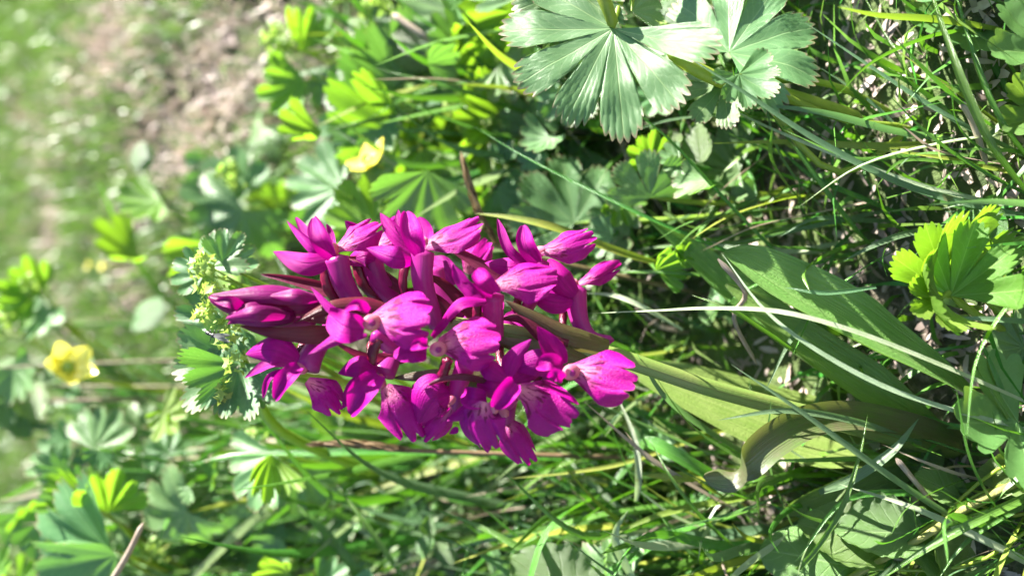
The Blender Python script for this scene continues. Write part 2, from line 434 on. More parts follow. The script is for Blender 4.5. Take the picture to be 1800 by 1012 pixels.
def scatter_xy(n, x0, x1, y0, y1, seed):
    r = np.random.default_rng(seed)
    return r.uniform(x0, x1, n), r.uniform(y0, y1, n), r

BARE = [(ground_at(px, py)[:2], rr) for px, py, rr in ((210, 60, .045), (260, 10, .04), (350, 210, .035), (60, 190, .03), (110, 430, .04), (100, 500, .03), (420, 150, .035), (150, 560, .03), (230, 480, .025), (470, 60, .03))]
def bare(x, y):
    s = np.zeros_like(x)
    for q, rr in BARE:
        s = np.maximum(s, np.exp(-((x - q[0]) ** 2 + (y - q[1]) ** 2) / (2 * (rr * .62) ** 2)))
    return s

def carpet(name, n, ext, lenr, wr, lean, mat, seed, label, cat, thresh, sign=1, pk=14):
    x, y, r = scatter_xy(n, *ext, seed)
    k = vnoise(x, y, pk, 99) * sign + 0.35 * vnoise(x, y, pk * 4, 98) + r.normal(0, 0.18, n)
    if name in ('fine_grass', 'dry_grass'):
        k = 0.6 * k - sign * (1.0 * bare(x, y) - 0.34)
    m = k > thresh
    x, y = x[m], y[m]; n = len(x)
    base = np.stack((x, y, ground_z(x, y) - 0.001), -1)
    g = ribbons(n, base, r.uniform(*lenr, n), r.uniform(*wr, n), lean, seed + 1)
    o = link(name, mesh_np(name, *g, mat))
    return tag(o, label, cat, kind='stuff')

carpet('fine_grass', 34000, (-0.42, 0.42, 0.05, 0.75), (0.012, 0.030), (0.0004, 0.0009), 1.1, 'slope_grass', 11,
       'short fine green grass covering the slope behind the orchid', 'grass', -0.12, 1, 24)
carpet('dry_grass', 20000, (-0.42, 0.42, 0.03, 0.75), (0.010, 0.030), (0.0003, 0.0008), 1.5, 'dry_mass', 21,
       'pale dry grass matted over the slope behind the orchid', 'grass', -0.15, -1, 24)
carpet('meadow_grass', 3200, (-0.20, 0.20, -0.06, 0.16), (0.008, 0.030), (0.0003, 0.0008), 1.1, 'grass_mass', 31,
       'thin green grass standing thick around the foot of the orchid', 'grass', -0.25, 1, 40)
carpet('slope_grass', 16000, (-1.5, 1.5, 0.6, 2.4), (0.02, 0.05), (0.0008, 0.0018), 0.9, 'slope_grass', 41,
       'rough green grass far up the meadow slope', 'grass', -0.5)

# litter: small twisted flakes and bits of straw on the soil
def flakes(name, n, ext, sz, mat, seed, label, aspect=(0.12, 0.5)):
    x, y, r = scatter_xy(n, *ext, seed)
    l = r.uniform(*sz, n); w = l * r.uniform(*aspect, n)
    az = r.uniform(0, 6.28, n); tl = r.normal(0, 0.45, n); rl = r.normal(0, 0.5, n)
    t = np.stack((np.cos(az) * np.cos(tl), np.sin(az) * np.cos(tl), np.sin(tl)), -1)
    s = np.stack((-np.sin(az) * np.cos(rl), np.cos(az) * np.cos(rl), np.sin(rl)), -1)
    nn = np.cross(t, s)
    c = np.stack((x, y, ground_z(x, y) + 0.0006 + l * 0.25 * np.abs(np.sin(tl))), -1)
    rows = []
    for v, ww, h in ((-1, .5, 0), (-.3, 1, .25), (.4, .9, .22), (1, .35, 0)):
        for sd_ in (-1, 1):
            rows.append(c + t * (l * v * .5)[:, None] + s * (w * ww * sd_ * .5)[:, None] + nn * (l * h * .3)[:, None])
    pos = np.stack(rows, 1).reshape(-1, 3)
    f = (np.arange(n)[:, None, None] * 8 + grid_faces(4, 2)[None]).reshape(-1, 4)
    uv = np.broadcast_to(np.array([[a, b] for b in (0, .33, .66, 1) for a in (0, 1)], float), (n, 8, 2)).reshape(-1, 2)
    return tag(link(name, mesh_np(name, pos, f, uv, mat)), label, 'litter', kind='stuff')
flakes('litter', 16000, (-0.20, 0.20, -0.08, 0.16), (0.0015, 0.0055), 'dry_mass', 51, 'pale dead leaf crumbs and straw on the soil around the orchid')
flakes('slope_litter', 16000, (-0.42, 0.42, 0.14, 0.7), (0.004, 0.014), 'dry_mass', 52, 'pale dead leaf crumbs lying between the slope grass')

# ------------------------------------------------------------------ leaf shapes (shared meshes, 1 = leaf radius)
def palmate(name, mat, lobes=7, teeth=7, span=135, depth=0.30, tooth=0.075, cup=0.15, pleat=0.10, wave=0.05, droop=0.0, fold=0.0,
            seed=0, hires=True, rounded=False):
    r = np.random.default_rng(seed)
    per = teeth * (6 if hires else 3)
    nth = lobes * per + 1; nr = 15 if hires else 8
    th = np.linspace(-1, 1, nth)
    x = (th + 1) / 2 * lobes
    li = np.minimum(x.astype(int), lobes - 1)
    t = (x - li) * 2 - 1
    lob_r = (1 - 0.10 * np.abs((np.arange(lobes) + .5) / lobes * 2 - 1)) * r.uniform(0.92, 1.06, lobes)
    R = lob_r[li] * (1 - depth * np.abs(t) ** 2.4)
    sin = np.clip((np.abs(t) - 0.86) / 0.14, 0, 1)
    inner = (li + np.sign(t) >= 0) & (li + np.sign(t) < lobes)
    bi = li + (t > 0)
    sdep = r.uniform(0.08, 0.55, lobes + 1)[bi] if hires else r.uniform(0.02, 0.15, lobes + 1)[bi]
    sin_w = np.clip((np.abs(t) - 0.80) / 0.20, 0, 1)
    R = R - sdep * sin_w * inner
    tp = (x - li) * teeth
    tf = tp - np.floor(tp)
    saw = np.abs(2 * tf - 1) ** (2.2 if rounded else 1.5)
    jit = r.uniform(0.6, 1.4, (lobes, teeth + 1))[li, np.minimum(np.floor(tp).astype(int), teeth)]
    Rt = R - tooth * saw * jit * (1 - sin)
    Rs = 0.84 - 0.10 * np.abs(t) ** 2
    rho = np.linspace(0, 1, nr) ** 0.85
    k = (rho ** 3)[:, None]
    Rs = np.minimum(Rs, Rt + 0.04)
    rad = rho[:, None] * (Rs[None] * (1 - k) + Rt[None] * k)
    ang = th * math.radians(span)
    px = rad * np.sin(ang)[None]; py = rad * np.cos(ang)[None]
    p1, p2, p3 = r.uniform(0, 6.28, 3)
    z = cup * rad ** 2 + pleat * rad * (np.cos(np.pi * t)[None] * -0.5 + 0.25)
    z = z + wave * rad * (np.sin(1.6 * ang + p1) + 0.6 * np.sin(3 * ang + p2))[None] * rho[:, None]
    z = z + 0.02 * np.sin(12 * px + p3) * np.sin(11 * py + p1) * rho[:, None]
    z = z - droop * rad ** 3
    if hires:      # quilted blade between side veins
        q = (rho[:, None] * 7 - np.abs(t)[None] * 2.5)
        z = z + 0.004 * np.cos(2 * np.pi * q) * rho[:, None]
    if fold:
        a = np.abs(px) * fold
        sgn = np.sign(px); ax_ = np.abs(px)
        px = sgn * np.sin(np.minimum(a, 1.45)) / max(fold, 1e-3); z = z + (1 - np.cos(np.minimum(a, 1.45))) / max(fold, 1e-3)
    pos = np.stack((px, py, z), -1).reshape(-1, 3)
    uv = np.stack((np.broadcast_to((t + 1) / 2, rad.shape), np.broadcast_to(rho[:, None], rad.shape)), -1).reshape(-1, 2)
    return mesh_np(name, pos, grid_faces(nr, nth), uv, mat)

def oval(name, mat, wid=0.55, teeth=9, tooth=0.06, cup=0.5, curl=0.15, wave=0.04, seed=0):
    r = np.random.default_rng(seed)
    nv = teeth * 5 + 1; nu = 11
    v = np.linspace(0, 1, nv); s = np.linspace(-1, 1, nu)
    w = wid * np.sin(np.pi * np.clip(v ** 0.9 * 0.97 + 0.02, 0, 1)) ** 0.62
    tf = v * teeth - np.floor(v * teeth)
    edge = 1 - tooth / wid * np.abs(2 * tf - 1) ** 2.0
    sc_ = 1 + (edge[:, None] - 1) * np.abs(s)[None] ** 4
    ph = cup * s
    X_ = np.sin(ph) / cup; Y_ = (1 - np.cos(ph)) / cup
    px = w[:, None] * X_[None] * sc_
    p1, p2 = r.uniform(0, 6.28, 2)
    z = w[:, None] * Y_[None] - curl * v[:, None] ** 2 + wave * np.sin(9 * v + p1)[:, None] * s[None] * 0.6
    z = z + 0.012 * np.cos(2 * np.pi * (v[:, None] * 6 - np.abs(s)[None] * 2)) * np.abs(s)[None] ** .5
    py = np.broadcast_to(v[:, None], px.shape)
    pos = np.stack((px, py, z), -1).reshape(-1, 3)
    uv = np.stack((np.broadcast_to((s + 1) / 2, px.shape), py), -1).reshape(-1, 2)
    return mesh_np(name, pos, grid_faces(nv, nu), uv, mat)

LEAF = {}
for i in range(4):
    LEAF['big%d' % i] = palmate('leaf', 'mantle_leaf', (5, 7, 6, 7)[i], 8, (105, 112, 120, 125)[i], 0.22, 0.07, 0.05 + 0.08 * i, 0.03, 0.13, 0.12 * i, seed=20 + i)
for i in range(6):
    LEAF['mid%d' % i] = palmate('leaf', 'mantle_leaf', (7, 6, 5, 7, 6, 5)[i], 6, (100, 120, 75, 105, 120, 85)[i], 0.24, 0.09, (0.1, 0.35, 0.2, 0.5, -0.1, 0.3)[i], 0.07, 0.15,
                                (0, .1, .3, 0, .2, .1)[i], (0, 0, .6, 0, 0, 0.9)[i], seed=30 + i, hires=False)
for i in range(4):
    LEAF['young%d' % i] = palmate('leaf', 'mantle_leaf_young', 5, 5, (75, 95, 60, 90)[i], 0.22, 0.08, (0.3, 0.6, 0.5, 0.2)[i], 0.16, 0.12, 0, (0.9, 0.4, 1.3, 0.2)[i], seed=40 + i, hires=False)
for i in range(2):
    LEAF['cup%d' % i] = palmate('leaf', 'mantle_leaf_young', 5, 7, (100, 85)[i], 0.20, 0.07, (0.55, 0.25)[i], 0.08, 0.12, 0, (0.5, 1.1)[i], seed=46 + i)
for i in range(3):
    LEAF['scallop%d' % i] = palmate('leaf', 'scallop_leaf', (5, 3, 5)[i], 4, (140, 110, 125)[i], 0.22, 0.10, (0.1, 0.2, 0.35)[i], 0.12, 0.05, 0, (0, 0.3, 0.9)[i], seed=50 + i, rounded=True)
for i in range(3):
    LEAF['round%d' % i] = oval('leaf', 'round_leaf', (0.42, 0.5, 0.46)[i], 7, 0.035, (0.5, 0.9, -0.5)[i], (0.1, 0.25, 0.2)[i], seed=60 + i)

def leaf_matrix(at, mid, nrm, size, parent):
    y = unit(np.asarray(mid, float)); n = np.asarray(nrm, float)
    z = unit(n - (n @ y) * y); x = np.cross(y, z)
    m = Matrix.Identity(4)
    for j in range(3):
        m[j][0], m[j][1], m[j][2] = x[j] * size, y[j] * size, z[j] * size
    m.translation = Vector(at) - (world_loc(parent) if parent is not None else Vector((0, 0, 0)))
    return m

def add_leaf(parent, var, at, mid, nrm, size):
    return link('leaf', LEAF[var], parent, mat4=leaf_matrix(at, mid, nrm, size, parent))

def petiole(parent, a, b, r=0.0007, sag=0.0, name='petiole', mat='mantle_stem', r1=None, nv=10):
    a = np.asarray(a, float); b = np.asarray(b, float)
    up = np.array((0, 0, 1.0))
    m1 = a * 0.65 + b * 0.35 + up * np.linalg.norm(b - a) * 0.12 + sag * np.array((1., 0, 0))
    return put(name, tube((a, m1, b), r, r1 or r * 0.8, nv, 7), mat, parent)

# lady's mantle flower head: tiny four-pointed florets
def floret_geo():
    v = [(0, 0, 0)]; 
    for i in range(8):
        a = i * math.pi / 4; rr = 1.0 if i % 2 == 0 else 0.45
        v.append((rr * math.cos(a), rr * math.sin(a), 0.45 if i % 2 == 0 else 0.2))
    f = [(0, 2 * i + 1, (2 * i + 2) if 2 * i + 2 <= 8 else 1, 0) for i in range(0)]
    q = [(0, (2 * i + 7) % 8 + 1, 2 * i + 1, (2 * i + 1) % 8 + 1) for i in range(4)]
    return np.array(v, float), np.array(q), np.array([(0.5, 0.5)] * 9)
FLO = mesh_np('floret', *floret_geo(), 'floret', smooth=False)

def head(parent, at, axis_, n, spread, size, seed):
    """a loose head of star florets on a short stalk"""
    r = np.random.default_rng(seed)
    at = np.asarray(at, float)
    for i in range(n):
        d = unit(r.normal(0, 1, 3) * np.array((1, 1, .8)) + np.asarray(axis_) * 0.5)
        p = at + d * spread * r.uniform(0.45, 1.0)
        q = d + r.normal(0, 0.4, 3)
        link('floret', FLO, parent, mat4=leaf_matrix(p, np.cross(q, (0.3, 0.8, 0.2)), q, size * r.uniform(0.7, 1.3), parent))

def head_mass(parent, at, axis_, n, spread, size, seed):
    """the same head where its florets run together out of focus: one part"""
    r = np.random.default_rng(seed); at = np.asarray(at, float)
    fv, ff, fu = floret_geo(); parts = []
    for i in range(n):
        d = unit(r.normal(0, 1, 3) + np.asarray(axis_) * 0.5)
        p = at + d * spread * r.uniform(0.3, 1.0)
        m = np.array(leaf_matrix(p, np.cross(d, (0.3, 0.8, 0.2)), d + r.normal(0, .4, 3), size * r.uniform(.7, 1.3), None))
        parts.append((fv @ m[:3, :3].T + m[:3, 3], ff, fu))
    return put('flower_head', join(parts), 'floret_mass', parent)

# ------------------------------------------------------------------ the orchid
OR = thing('orchid', (0, 0, 0), "purple orchid in full flower with broad green leaves at its foot", 'orchid')
OR.location = Vector(P(1690, 748, 172))
stem_pts = [P(1700, 790, 174), P(1560, 762, 171), P(1450, 735, 167), P(1250, 682, 161), P(1080, 626, 158), P(900, 585, 157), P(700, 560, 157), P(520, 548, 156)]
put('stem', tube(stem_pts, 0.0027, 0.0012, 40, 14, bulge=lambda v: 1 - 0.18 * np.sin(np.pi * np.clip(v * 1.6, 0, 1))), 'orchid_stem', OR)

def mm(px, depth): return px / FPX * depth * 0.001

def oleaf(pts, wpx, mat='orchid_leaf', tilt=(0, 0), cup=0.7, twist=0.0, tw0=0.0, kind='leaf', ruffle=0.05, seed=1, name='leaf', nv=34, nu=13, tw_at=None):
    d = np.mean([p[2] for p in pts])
    w = mm(wpx, d) / 2
    hint = -AX_D + V(tilt[0], tilt[1])
    return put(name, strip([P(*p) for p in pts], w, kind, hint, cup, nv, nu, twist, ruffle, seed, tw0, tw_at), mat, OR)

# broad leaves, listed from the foot to the tip
oleaf([(1690, 770, 176), (1600, 720, 178), (1450, 640, 180), (1320, 545, 181), (1215, 452, 180), (1141, 387, 178)], 104, tilt=(-0.4, -1.1), cup=1.1, seed=2)
oleaf([(1735, 712, 163), (1640, 652, 161), (1520, 588, 159), (1400, 520, 159), (1320, 470, 160), (1272, 444, 161)], 158, tilt=(-0.5, -1.4), cup=0.8, seed=3, ruffle=0.03)
oleaf([(1690, 775, 170), (1610, 730, 169), (1520, 672, 169), (1430, 610, 171), (1340, 545, 173), (1275, 500, 175)], 92, tilt=(0.0, -0.1), cup=1.2, seed=4)
oleaf([(1680, 800, 178), (1560, 790, 180), (1430, 765, 182), (1300, 722, 183), (1180, 676, 184), (1095, 640, 186)], 160, tilt=(-0.4, -1.3), cup=0.4, seed=5)
oleaf([(1690, 780, 168), (1600, 750, 164), (1500, 732, 160), (1420, 742, 156), (1360, 772, 153), (1316, 808, 151), (1285, 832, 150), (1236, 838, 150)], 68, 'orchid_leaf_purple', tilt=(0.1, -0.4), cup=0.9, twist=-2.6, tw_at=0.80, kind='sheath', seed=6, ruffle=0.05, nv=60)
oleaf([(1690, 795, 175), (1600, 815, 175), (1500, 850, 176), (1420, 880, 178), (1370, 905, 180)], 70, tilt=(0.1, 0.2), cup=0.9, seed=7)

PETAL_MAT = 'petal'
def lip_geo(pts, wpx, depth, tilt, cup, seed, nv=26, nu=41):
    """a three-lobed lip: middle lobe notched, side lobes folded back, margin crimped"""
    r = np.random.default_rng(seed)
    c = crom([P(*p) for p in pts], nv); hint = -AX_D + V(*tilt)
    t, n, b = frames(c, hint)
    v = np.linspace(0, 1, nv); s = np.linspace(-1, 1, nu)
    W = mm(wpx, depth) / 2 * 1.0
    w = W * (0.24 + 0.80 * np.clip(v / 0.58, 0, 1) ** 1.1) * (1 - 0.12 * np.clip((v - 0.75) / 0.25, 0, 1) ** 2)
    h0 = 0.40 + r.normal(0, .03)
    Ls = 1 - 0.26 * np.clip(np.abs(s) - 0.55, 0, 1) ** 1.6 * 2.2 - 0.15 * np.exp(-((np.abs(s) - h0) / 0.07) ** 2) - 0.08 * (np.abs(s) > h0) \
        - 0.07 * np.exp(-(s / 0.06) ** 2) + 0.024 * np.sin(s * 11 + r.uniform(0, 6)) + 0.008 * np.sin(s * 27 + r.uniform(0, 6))
    vv = v[:, None] * Ls[None]
    def along(arr):
        i = np.clip(vv * (nv - 1), 0, nv - 1.001); i0 = i.astype(int); u = (i - i0)[..., None]
        return arr[i0] * (1 - u) + arr[i0 + 1] * u
    C = along(c); Bn = along(b); Nn = along(n)
    ww = np.broadcast_to(w[:, None], vv.shape)
    cup = cup * 0.4
    ph = cup * s
    X_ = np.sin(ph) / cup; Y_ = (1 - np.cos(ph)) / cup
    op = np.clip(v * 2.2 - 0.25, 0, 1)[:, None]
    fl, fr = r.uniform(.15, .85, 2)                                  # each side lobe folds back by its own amount
    side = np.clip(np.abs(s) - h0, 0, 1)
    fold = -side * np.where(s < 0, fl, fr)
    X_ = X_ * (1 - 0.22 * side * np.where(s < 0, fl, fr))
    groove = -0.07 * np.exp(-((np.abs(s) - h0) / 0.07) ** 2)[None] * op
    ruf = (0.11 * np.sin(7 * v[:, None] + s[None] * 3 + r.uniform(0, 6)) * np.abs(s)[None] ** 2
           + 0.13 * np.sin(s[None] * 6 + 2 * v[:, None] + r.uniform(0, 6)) * v[:, None] ** 4 + 0.05 * np.sin(s[None] * 13 + r.uniform(0, 6)) * v[:, None] ** 8) * op
    tipcurl = -0.30 * r.random() * v[:, None] ** 5 + 0.2 * r.normal() * s[None] * v[:, None] ** 2
    pos = C + Bn * (ww * X_[None])[..., None] + Nn * (ww * (Y_[None] + fold[None] * op + groove + ruf + tipcurl))[..., None]
    uv = np.stack((np.broadcast_to((s + 1) / 2, vv.shape), np.broadcast_to(v[:, None], vv.shape)), -1)
    return pos.reshape(-1, 3), grid_faces(nv, nu), uv.reshape(-1, 2)

FSEED = [100]
def flower(throat, parts, kind='flower', ring=False):
    """throat = (px, py, depth, radius px, axis dx, dy, dd); parts = list of (what, points, width px, options)"""
    FSEED[0] += 1
    px, py, dep, rpx, ax, ay, ad = throat
    c = P(px, py, dep); a = unit(V(ax, ay, ad)); c = c + a * (0.0015 if ring else 0.0); R = mm(rpx, dep) * (0.72 if ring else 0.85)
    if ring:            # an open throat seen from the front: a pale rounded cup
        pts = np.stack([c + a * R * (1.1 * x - 0.95) for x in np.linspace(0, 1, 7)])
        g = tube(pts, R, R, 22, 18, bulge=lambda v: np.sqrt(np.clip(1 - (2 * v * .97 - .95) ** 2, 0.004, 1)), hint=(1, 0.2, 0.1), flat=.85)
    else:
        pts = np.stack([c + a * R * (2.2 * x - 1.1) for x in np.linspace(0, 1, 6)])
        g = tube(pts, R * 0.95, R * 0.75, 12, 12, bulge=lambda v: 0.55 + 0.45 * np.sin(np.pi * (0.15 + 0.8 * v)), hint=(1, 0.2, 0.1))
    root = put(kind, g, 'throat', OR)
    if ring:            # the stigma plate and anther cap in the throat
        put('column', tube(np.stack([c + a * R * x for x in (-.2, .05, .3)]) + V(-0.1 * R, 0, 0), R * .5, R * .5, 12, 12, bulge=lambda v: np.sqrt(np.clip(1 - v ** 2, 0.01, 1)), hint=(1, .2, .1)), 'spur', root)
    for i, (what, pts, w, opt) in enumerate(parts):
        d3 = [(p[0], p[1], dep + (p[2] if len(p) > 2 else 0)) for p in pts]
        tilt = opt.get('tilt', (0, 0)); cup = opt.get('cup', 0.8)
        hint = -AX_D + V(*tilt)
        sd_ = FSEED[0] * 17 + i
        if what == 'lip':
            d3[1] = (d3[1][0], d3[1][1], dep + (d3[1][2] - dep) * 0.3)
            if ring:
                d3[0] = (d3[0][0] - 10, d3[0][1], d3[0][2] + 3.0)
            put('lip', lip_geo(d3, w, dep, tilt, cup, sd_), 'lip', root)
        elif what in ('sepal', 'petal', 'narrow'):
            g = strip([P(*p) for p in d3], mm(w, dep) / 2, what, hint, cup, 22, 11, opt.get('twist', 0), opt.get('ruffle', 0.08), sd_)
            put('sepal' if what != 'petal' else 'petal', g, opt.get('mat', 'petal'), root)
        elif what == 'spur':
            put('spur', tube([P(*p) for p in d3], mm(w, dep) / 2, mm(opt.get('w1', w * .7), dep) / 2, 18, 14, flat=0.8, hint=hint), 'spur', root)
        elif what == 'ovary':
            put('ovary', tube([P(*p) for p in d3], mm(w, dep) / 2, mm(w * .85, dep) / 2, 18, 9, bulge=lambda v: 1 + 0.05 * np.sin(v * 30), flat=0.85, hint=hint), 'ovary', root)
    return root

S, PT, NA, SP, OV, LP = 'sepal', 'petal', 'narrow', 'spur', 'ovary', 'lip'
# top of the spike, the side towards the sun
flower((585, 440, 154, 15, 0.3, -1, -0.3), [
    (S, [(582, 456, 0), (535, 462, -2), (480, 442, 1)], 46, dict(tilt=(0, -.2), cup=-.7)),
    (S, [(576, 456, 1), (545, 430, 0), (504, 388, 3)], 24, dict(tilt=(-.6, -.1), cup=.9)),
    (PT, [(580, 452, 1), (545, 420, 3), (520, 382, 6)], 22, dict(tilt=(.4, -.1), cup=.8)),
    (PT, [(586, 452, -2), (566, 418, -4), (552, 382, -1)], 46, dict(tilt=(-.2, 0), cup=1.3)),
    (NA, [(590, 440, 3), (583, 412, 5), (574, 393, 5)], 12, dict(cup=.8)),
    (LP, [(592, 438, 0), (630, 412, -2), (668, 388, 2)], 62, dict(tilt=(.1, -.6), cup=-.9)),
    (SP, [(590, 448, 0), (605, 500, 1), (640, 556, 4)], 44, dict(w1=34)),
    (OV, [(570, 468, 2), (578, 510, 2), (612, 545, 4)], 20, {})])
flower((652, 425, 160, 13, 0.2, -1, 0.1), [
    (S, [(655, 440, 0), (630, 410, 2), (606, 388, 2)], 36, dict(cup=.9, tilt=(-.3, 0))),
    (LP, [(655, 435, 2), (690, 410, 3), (715, 372, 6)], 56, dict(cup=-.8, tilt=(0, -.6))),
    (PT, [(660, 455, -2), (640, 450, -3), (610, 462, -1)], 40, dict(cup=-.6)),
    (SP, [(650, 440, 0), (664, 490, 0), (705, 540, 3)], 42, dict(w1=34, tilt=(-.4, -.5))),
    (OV, [(626, 458, 0), (640, 500, 0), (676, 535, 2)], 22, {})])
flower((742, 428, 153, 15, 0.6, -.6, -.4), [
    (S, [(735, 455, 0), (690, 452, -3), (644, 436, 0)], 44, dict(tilt=(0, .1), cup=-.8)),
    (S, [(728, 442, 2), (695, 410, 2), (668, 374, 4)], 34, dict(tilt=(-.6, -.3), cup=.7)),
    (NA, [(728, 432, 2), (705, 400, 2), (700, 368, 3)], 20, dict(tilt=(-.3, 0), cup=1.0)),
    (PT, [(736, 446, -4), (722, 410, -5), (714, 372, -2)], 50, dict(tilt=(.2, -.1), cup=1.4)),
    (PT, [(742, 440, 3), (745, 410, 4), (735, 382, 5)], 40, dict(cup=.8)),
    (LP, [(745, 432, -1), (795, 412, -4), (845, 384, 0)], 72, dict(tilt=(.1, -.5), cup=-1.0)),
    (SP, [(742, 438, 0), (744, 500, 0), (772, 582, 4)], 44, dict(w1=30)),
    (OV, [(714, 460, 2), (708, 500, 2), (722, 560, 4)], 18, {})])
flower((950, 442, 156, 14, 1, -.3, -.4), [
    (NA, [(935, 470, 0), (895, 440, -1), (874, 384, 1)], 24, dict(tilt=(-.5, -.2), cup=1.2, twist=.6)),
    (PT, [(945, 462, -3), (926, 430, -4), (920, 396, -2)], 42, dict(tilt=(-.2, -.1), cup=1.3)),
    (S, [(940, 470, 1), (895, 470, 0), (852, 462, 4)], 40, dict(cup=-.6)),
    (LP, [(950, 442, -1), (1000, 430, -4), (1048, 410, 0)], 62, dict(tilt=(.2, -.4), cup=-1.1)),
    (SP, [(950, 455, 1), (945, 500, 2), (925, 545, 5)], 34, {}),
    (OV, [(925, 470, 3), (915, 510, 3), (905, 550, 5)], 18, {})])
flower((1006, 500, 163, 13, .8, -.6, .2), [
    (PT, [(1010, 520, -3), (985, 490, -5), (965, 455, -3)], 54, dict(cup=-1.0)),
    (S, [(1010, 530, -2), (970, 530, -4), (925, 512, -2)], 46, dict(cup=-.8)),
    (LP, [(1015, 500, 1), (1050, 480, 1), (1092, 458, 3)], 36, dict(tilt=(.1, -.7), cup=-.8)),
    (SP, [(1010, 500, 0), (1018, 560, -1), (1040, 592, -2), (1080, 598, -2)], 42, dict(w1=14)),
    (OV, [(990, 520, 2), (990, 560, 2), (985, 590, 0)], 16, {})])
flower((868, 503, 148, 16, 1, -.1, -.6), [
    (NA, [(850, 525, 0), (818, 500, 0), (796, 464, 0)], 30, dict(tilt=(-.4, -.2), cup=1.1)),
    (S, [(855, 528, -1), (805, 535, -3), (768, 582, -1)], 26, dict(tilt=(-.1, -.5), cup=-.7, ruffle=.2)),
    (PT, [(868, 515, -3), (852, 495, -6), (838, 474, -3)], 44, dict(tilt=(-.2, -.3), cup=1.4)),
    (PT, [(862, 520, 2), (835, 515, 0), (812, 498, 0)], 36, dict(cup=.7)),
    (LP, [(874, 500, -2), (925, 490, -6), (980, 478, -2)], 86, dict(tilt=(.05, -.4), cup=-1.1)),
    (SP, [(866, 515, 2), (868, 560, 4), (872, 610, 6)], 42, dict(w1=30)),
    (OV, [(840, 530, 4), (838, 560, 4), (842, 590, 6)], 18, {})])
# middle of the spike, facing the lens
flower((652, 565, 143, 24, .45, .1, -1), [
    (S, [(622, 560, 2), (585, 545, 2), (546, 504, 4)], 20, dict(tilt=(-.1, -.6), cup=-.8, ruffle=.2)),
    (PT, [(640, 580, -1), (605, 572, -2), (578, 552, 2)], 60, dict(tilt=(-.3, -.1), cup=.8, ruffle=.2)),
    (PT, [(648, 548, -3), (630, 538, -5), (606, 545, -3)], 26, dict(tilt=(0, -.4), cup=1.3)),
    (S, [(645, 588, 0), (595, 592, -2), (542, 622, -1)], 26, dict(tilt=(-.1, -.5), cup=-.8, ruffle=.2)),
    (LP, [(664, 562, -3), (706, 556, -6), (756, 552, -3)], 112, dict(tilt=(.1, -.25), cup=-.9)),
    (SP, [(655, 585, 4), (690, 610, 6), (715, 580, 10)], 30, {}),
    (OV, [(668, 592, 4), (655, 620, 5), (652, 655, 8)], 22, {})], ring=True)
flower((768, 612, 144, 22, .4, .1, -1), [
    (PT, [(750, 620, 0), (722, 618, -1), (692, 622, 1)], 44, dict(tilt=(-.1, -.2), cup=.8, ruffle=.3)),
    (PT, [(752, 606, -4), (738, 606, -6), (722, 612, -4)], 26, dict(tilt=(-.2, -.3), cup=1.2)),
    (S, [(750, 600, 3), (725, 585, 4), (700, 590, 5)], 30, dict(cup=.6)),
    (NA, [(760, 592, 4), (778, 570, 2), (798, 545, 3)], 16, dict(cup=.6, twist=.5)),
    (LP, [(780, 605, -2), (826, 600, -6), (880, 600, -2)], 104, dict(tilt=(.15, -.15), cup=-1.0)),
    (SP, [(822, 630, 4), (805, 680, 6), (792, 738, 8)], 40, dict(w1=26)),
    (OV, [(788, 628, 4), (778, 660, 5), (775, 690, 7)], 22, {})], ring=True)
flower((1000, 652, 145, 24, .5, .15, -1), [
    (S, [(990, 640, 1), (970, 610, 0), (944, 573, -1)], 46, dict(tilt=(-.1, -.1), cup=.9)),
    (S, [(985, 655, 1), (945, 640, 0), (900, 652, 2)], 56, dict(tilt=(-.1, .2), cup=-.6)),
    (PT, [(990, 665, -4), (978, 658, -6), (968, 664, -3)], 28, dict(cup=1.3)),
    (PT, [(985, 640, -2), (965, 636, -3), (942, 645, -1)], 34, dict(tilt=(0, -.2), cup=.9)),
    (LP, [(1012, 650, -2), (1062, 660, -6), (1120, 672, -3)], 104, dict(tilt=(.1, -.2), cup=-.8)),
    (SP, [(990, 650, 5), (970, 660, 8), (950, 690, 11)], 30, {}),
    (OV, [(985, 630, 6), (985, 605, 8), (985, 590, 10)], 18, {})], ring=True)
flower((912, 690, 146, 15, .7, .6, -.5), [
    (S, [(893, 662, 0), (902, 632, -1), (934, 596, 1)], 38, dict(cup=-.7)),
    (S, [(888, 668, 0), (858, 650, -1), (832, 628, 2)], 40, dict(tilt=(0, .2), cup=-.7)),
    (S, [(898, 668, 1), (935, 652, 2), (965, 640, 4)], 36, dict(cup=-.6)),
    (PT, [(905, 672, -5), (890, 690, -7), (868, 716, -4)], 44, dict(tilt=(.2, -.3), cup=1.2)),
    (PT, [(892, 672, 1), (865, 682, 0), (838, 676, 2)], 52, dict(tilt=(.1, .1), cup=-.8)),
    (LP, [(912, 682, -2), (960, 706, -6), (1012, 738, -2)], 96, dict(tilt=(.1, -.5), cup=-1.0)),
    (SP, [(900, 690, 2), (885, 720, 5), (878, 750, 6)], 34, {}),
    (OV, [(890, 660, 4), (880, 630, 6), (878, 605, 9)], 18, {})])
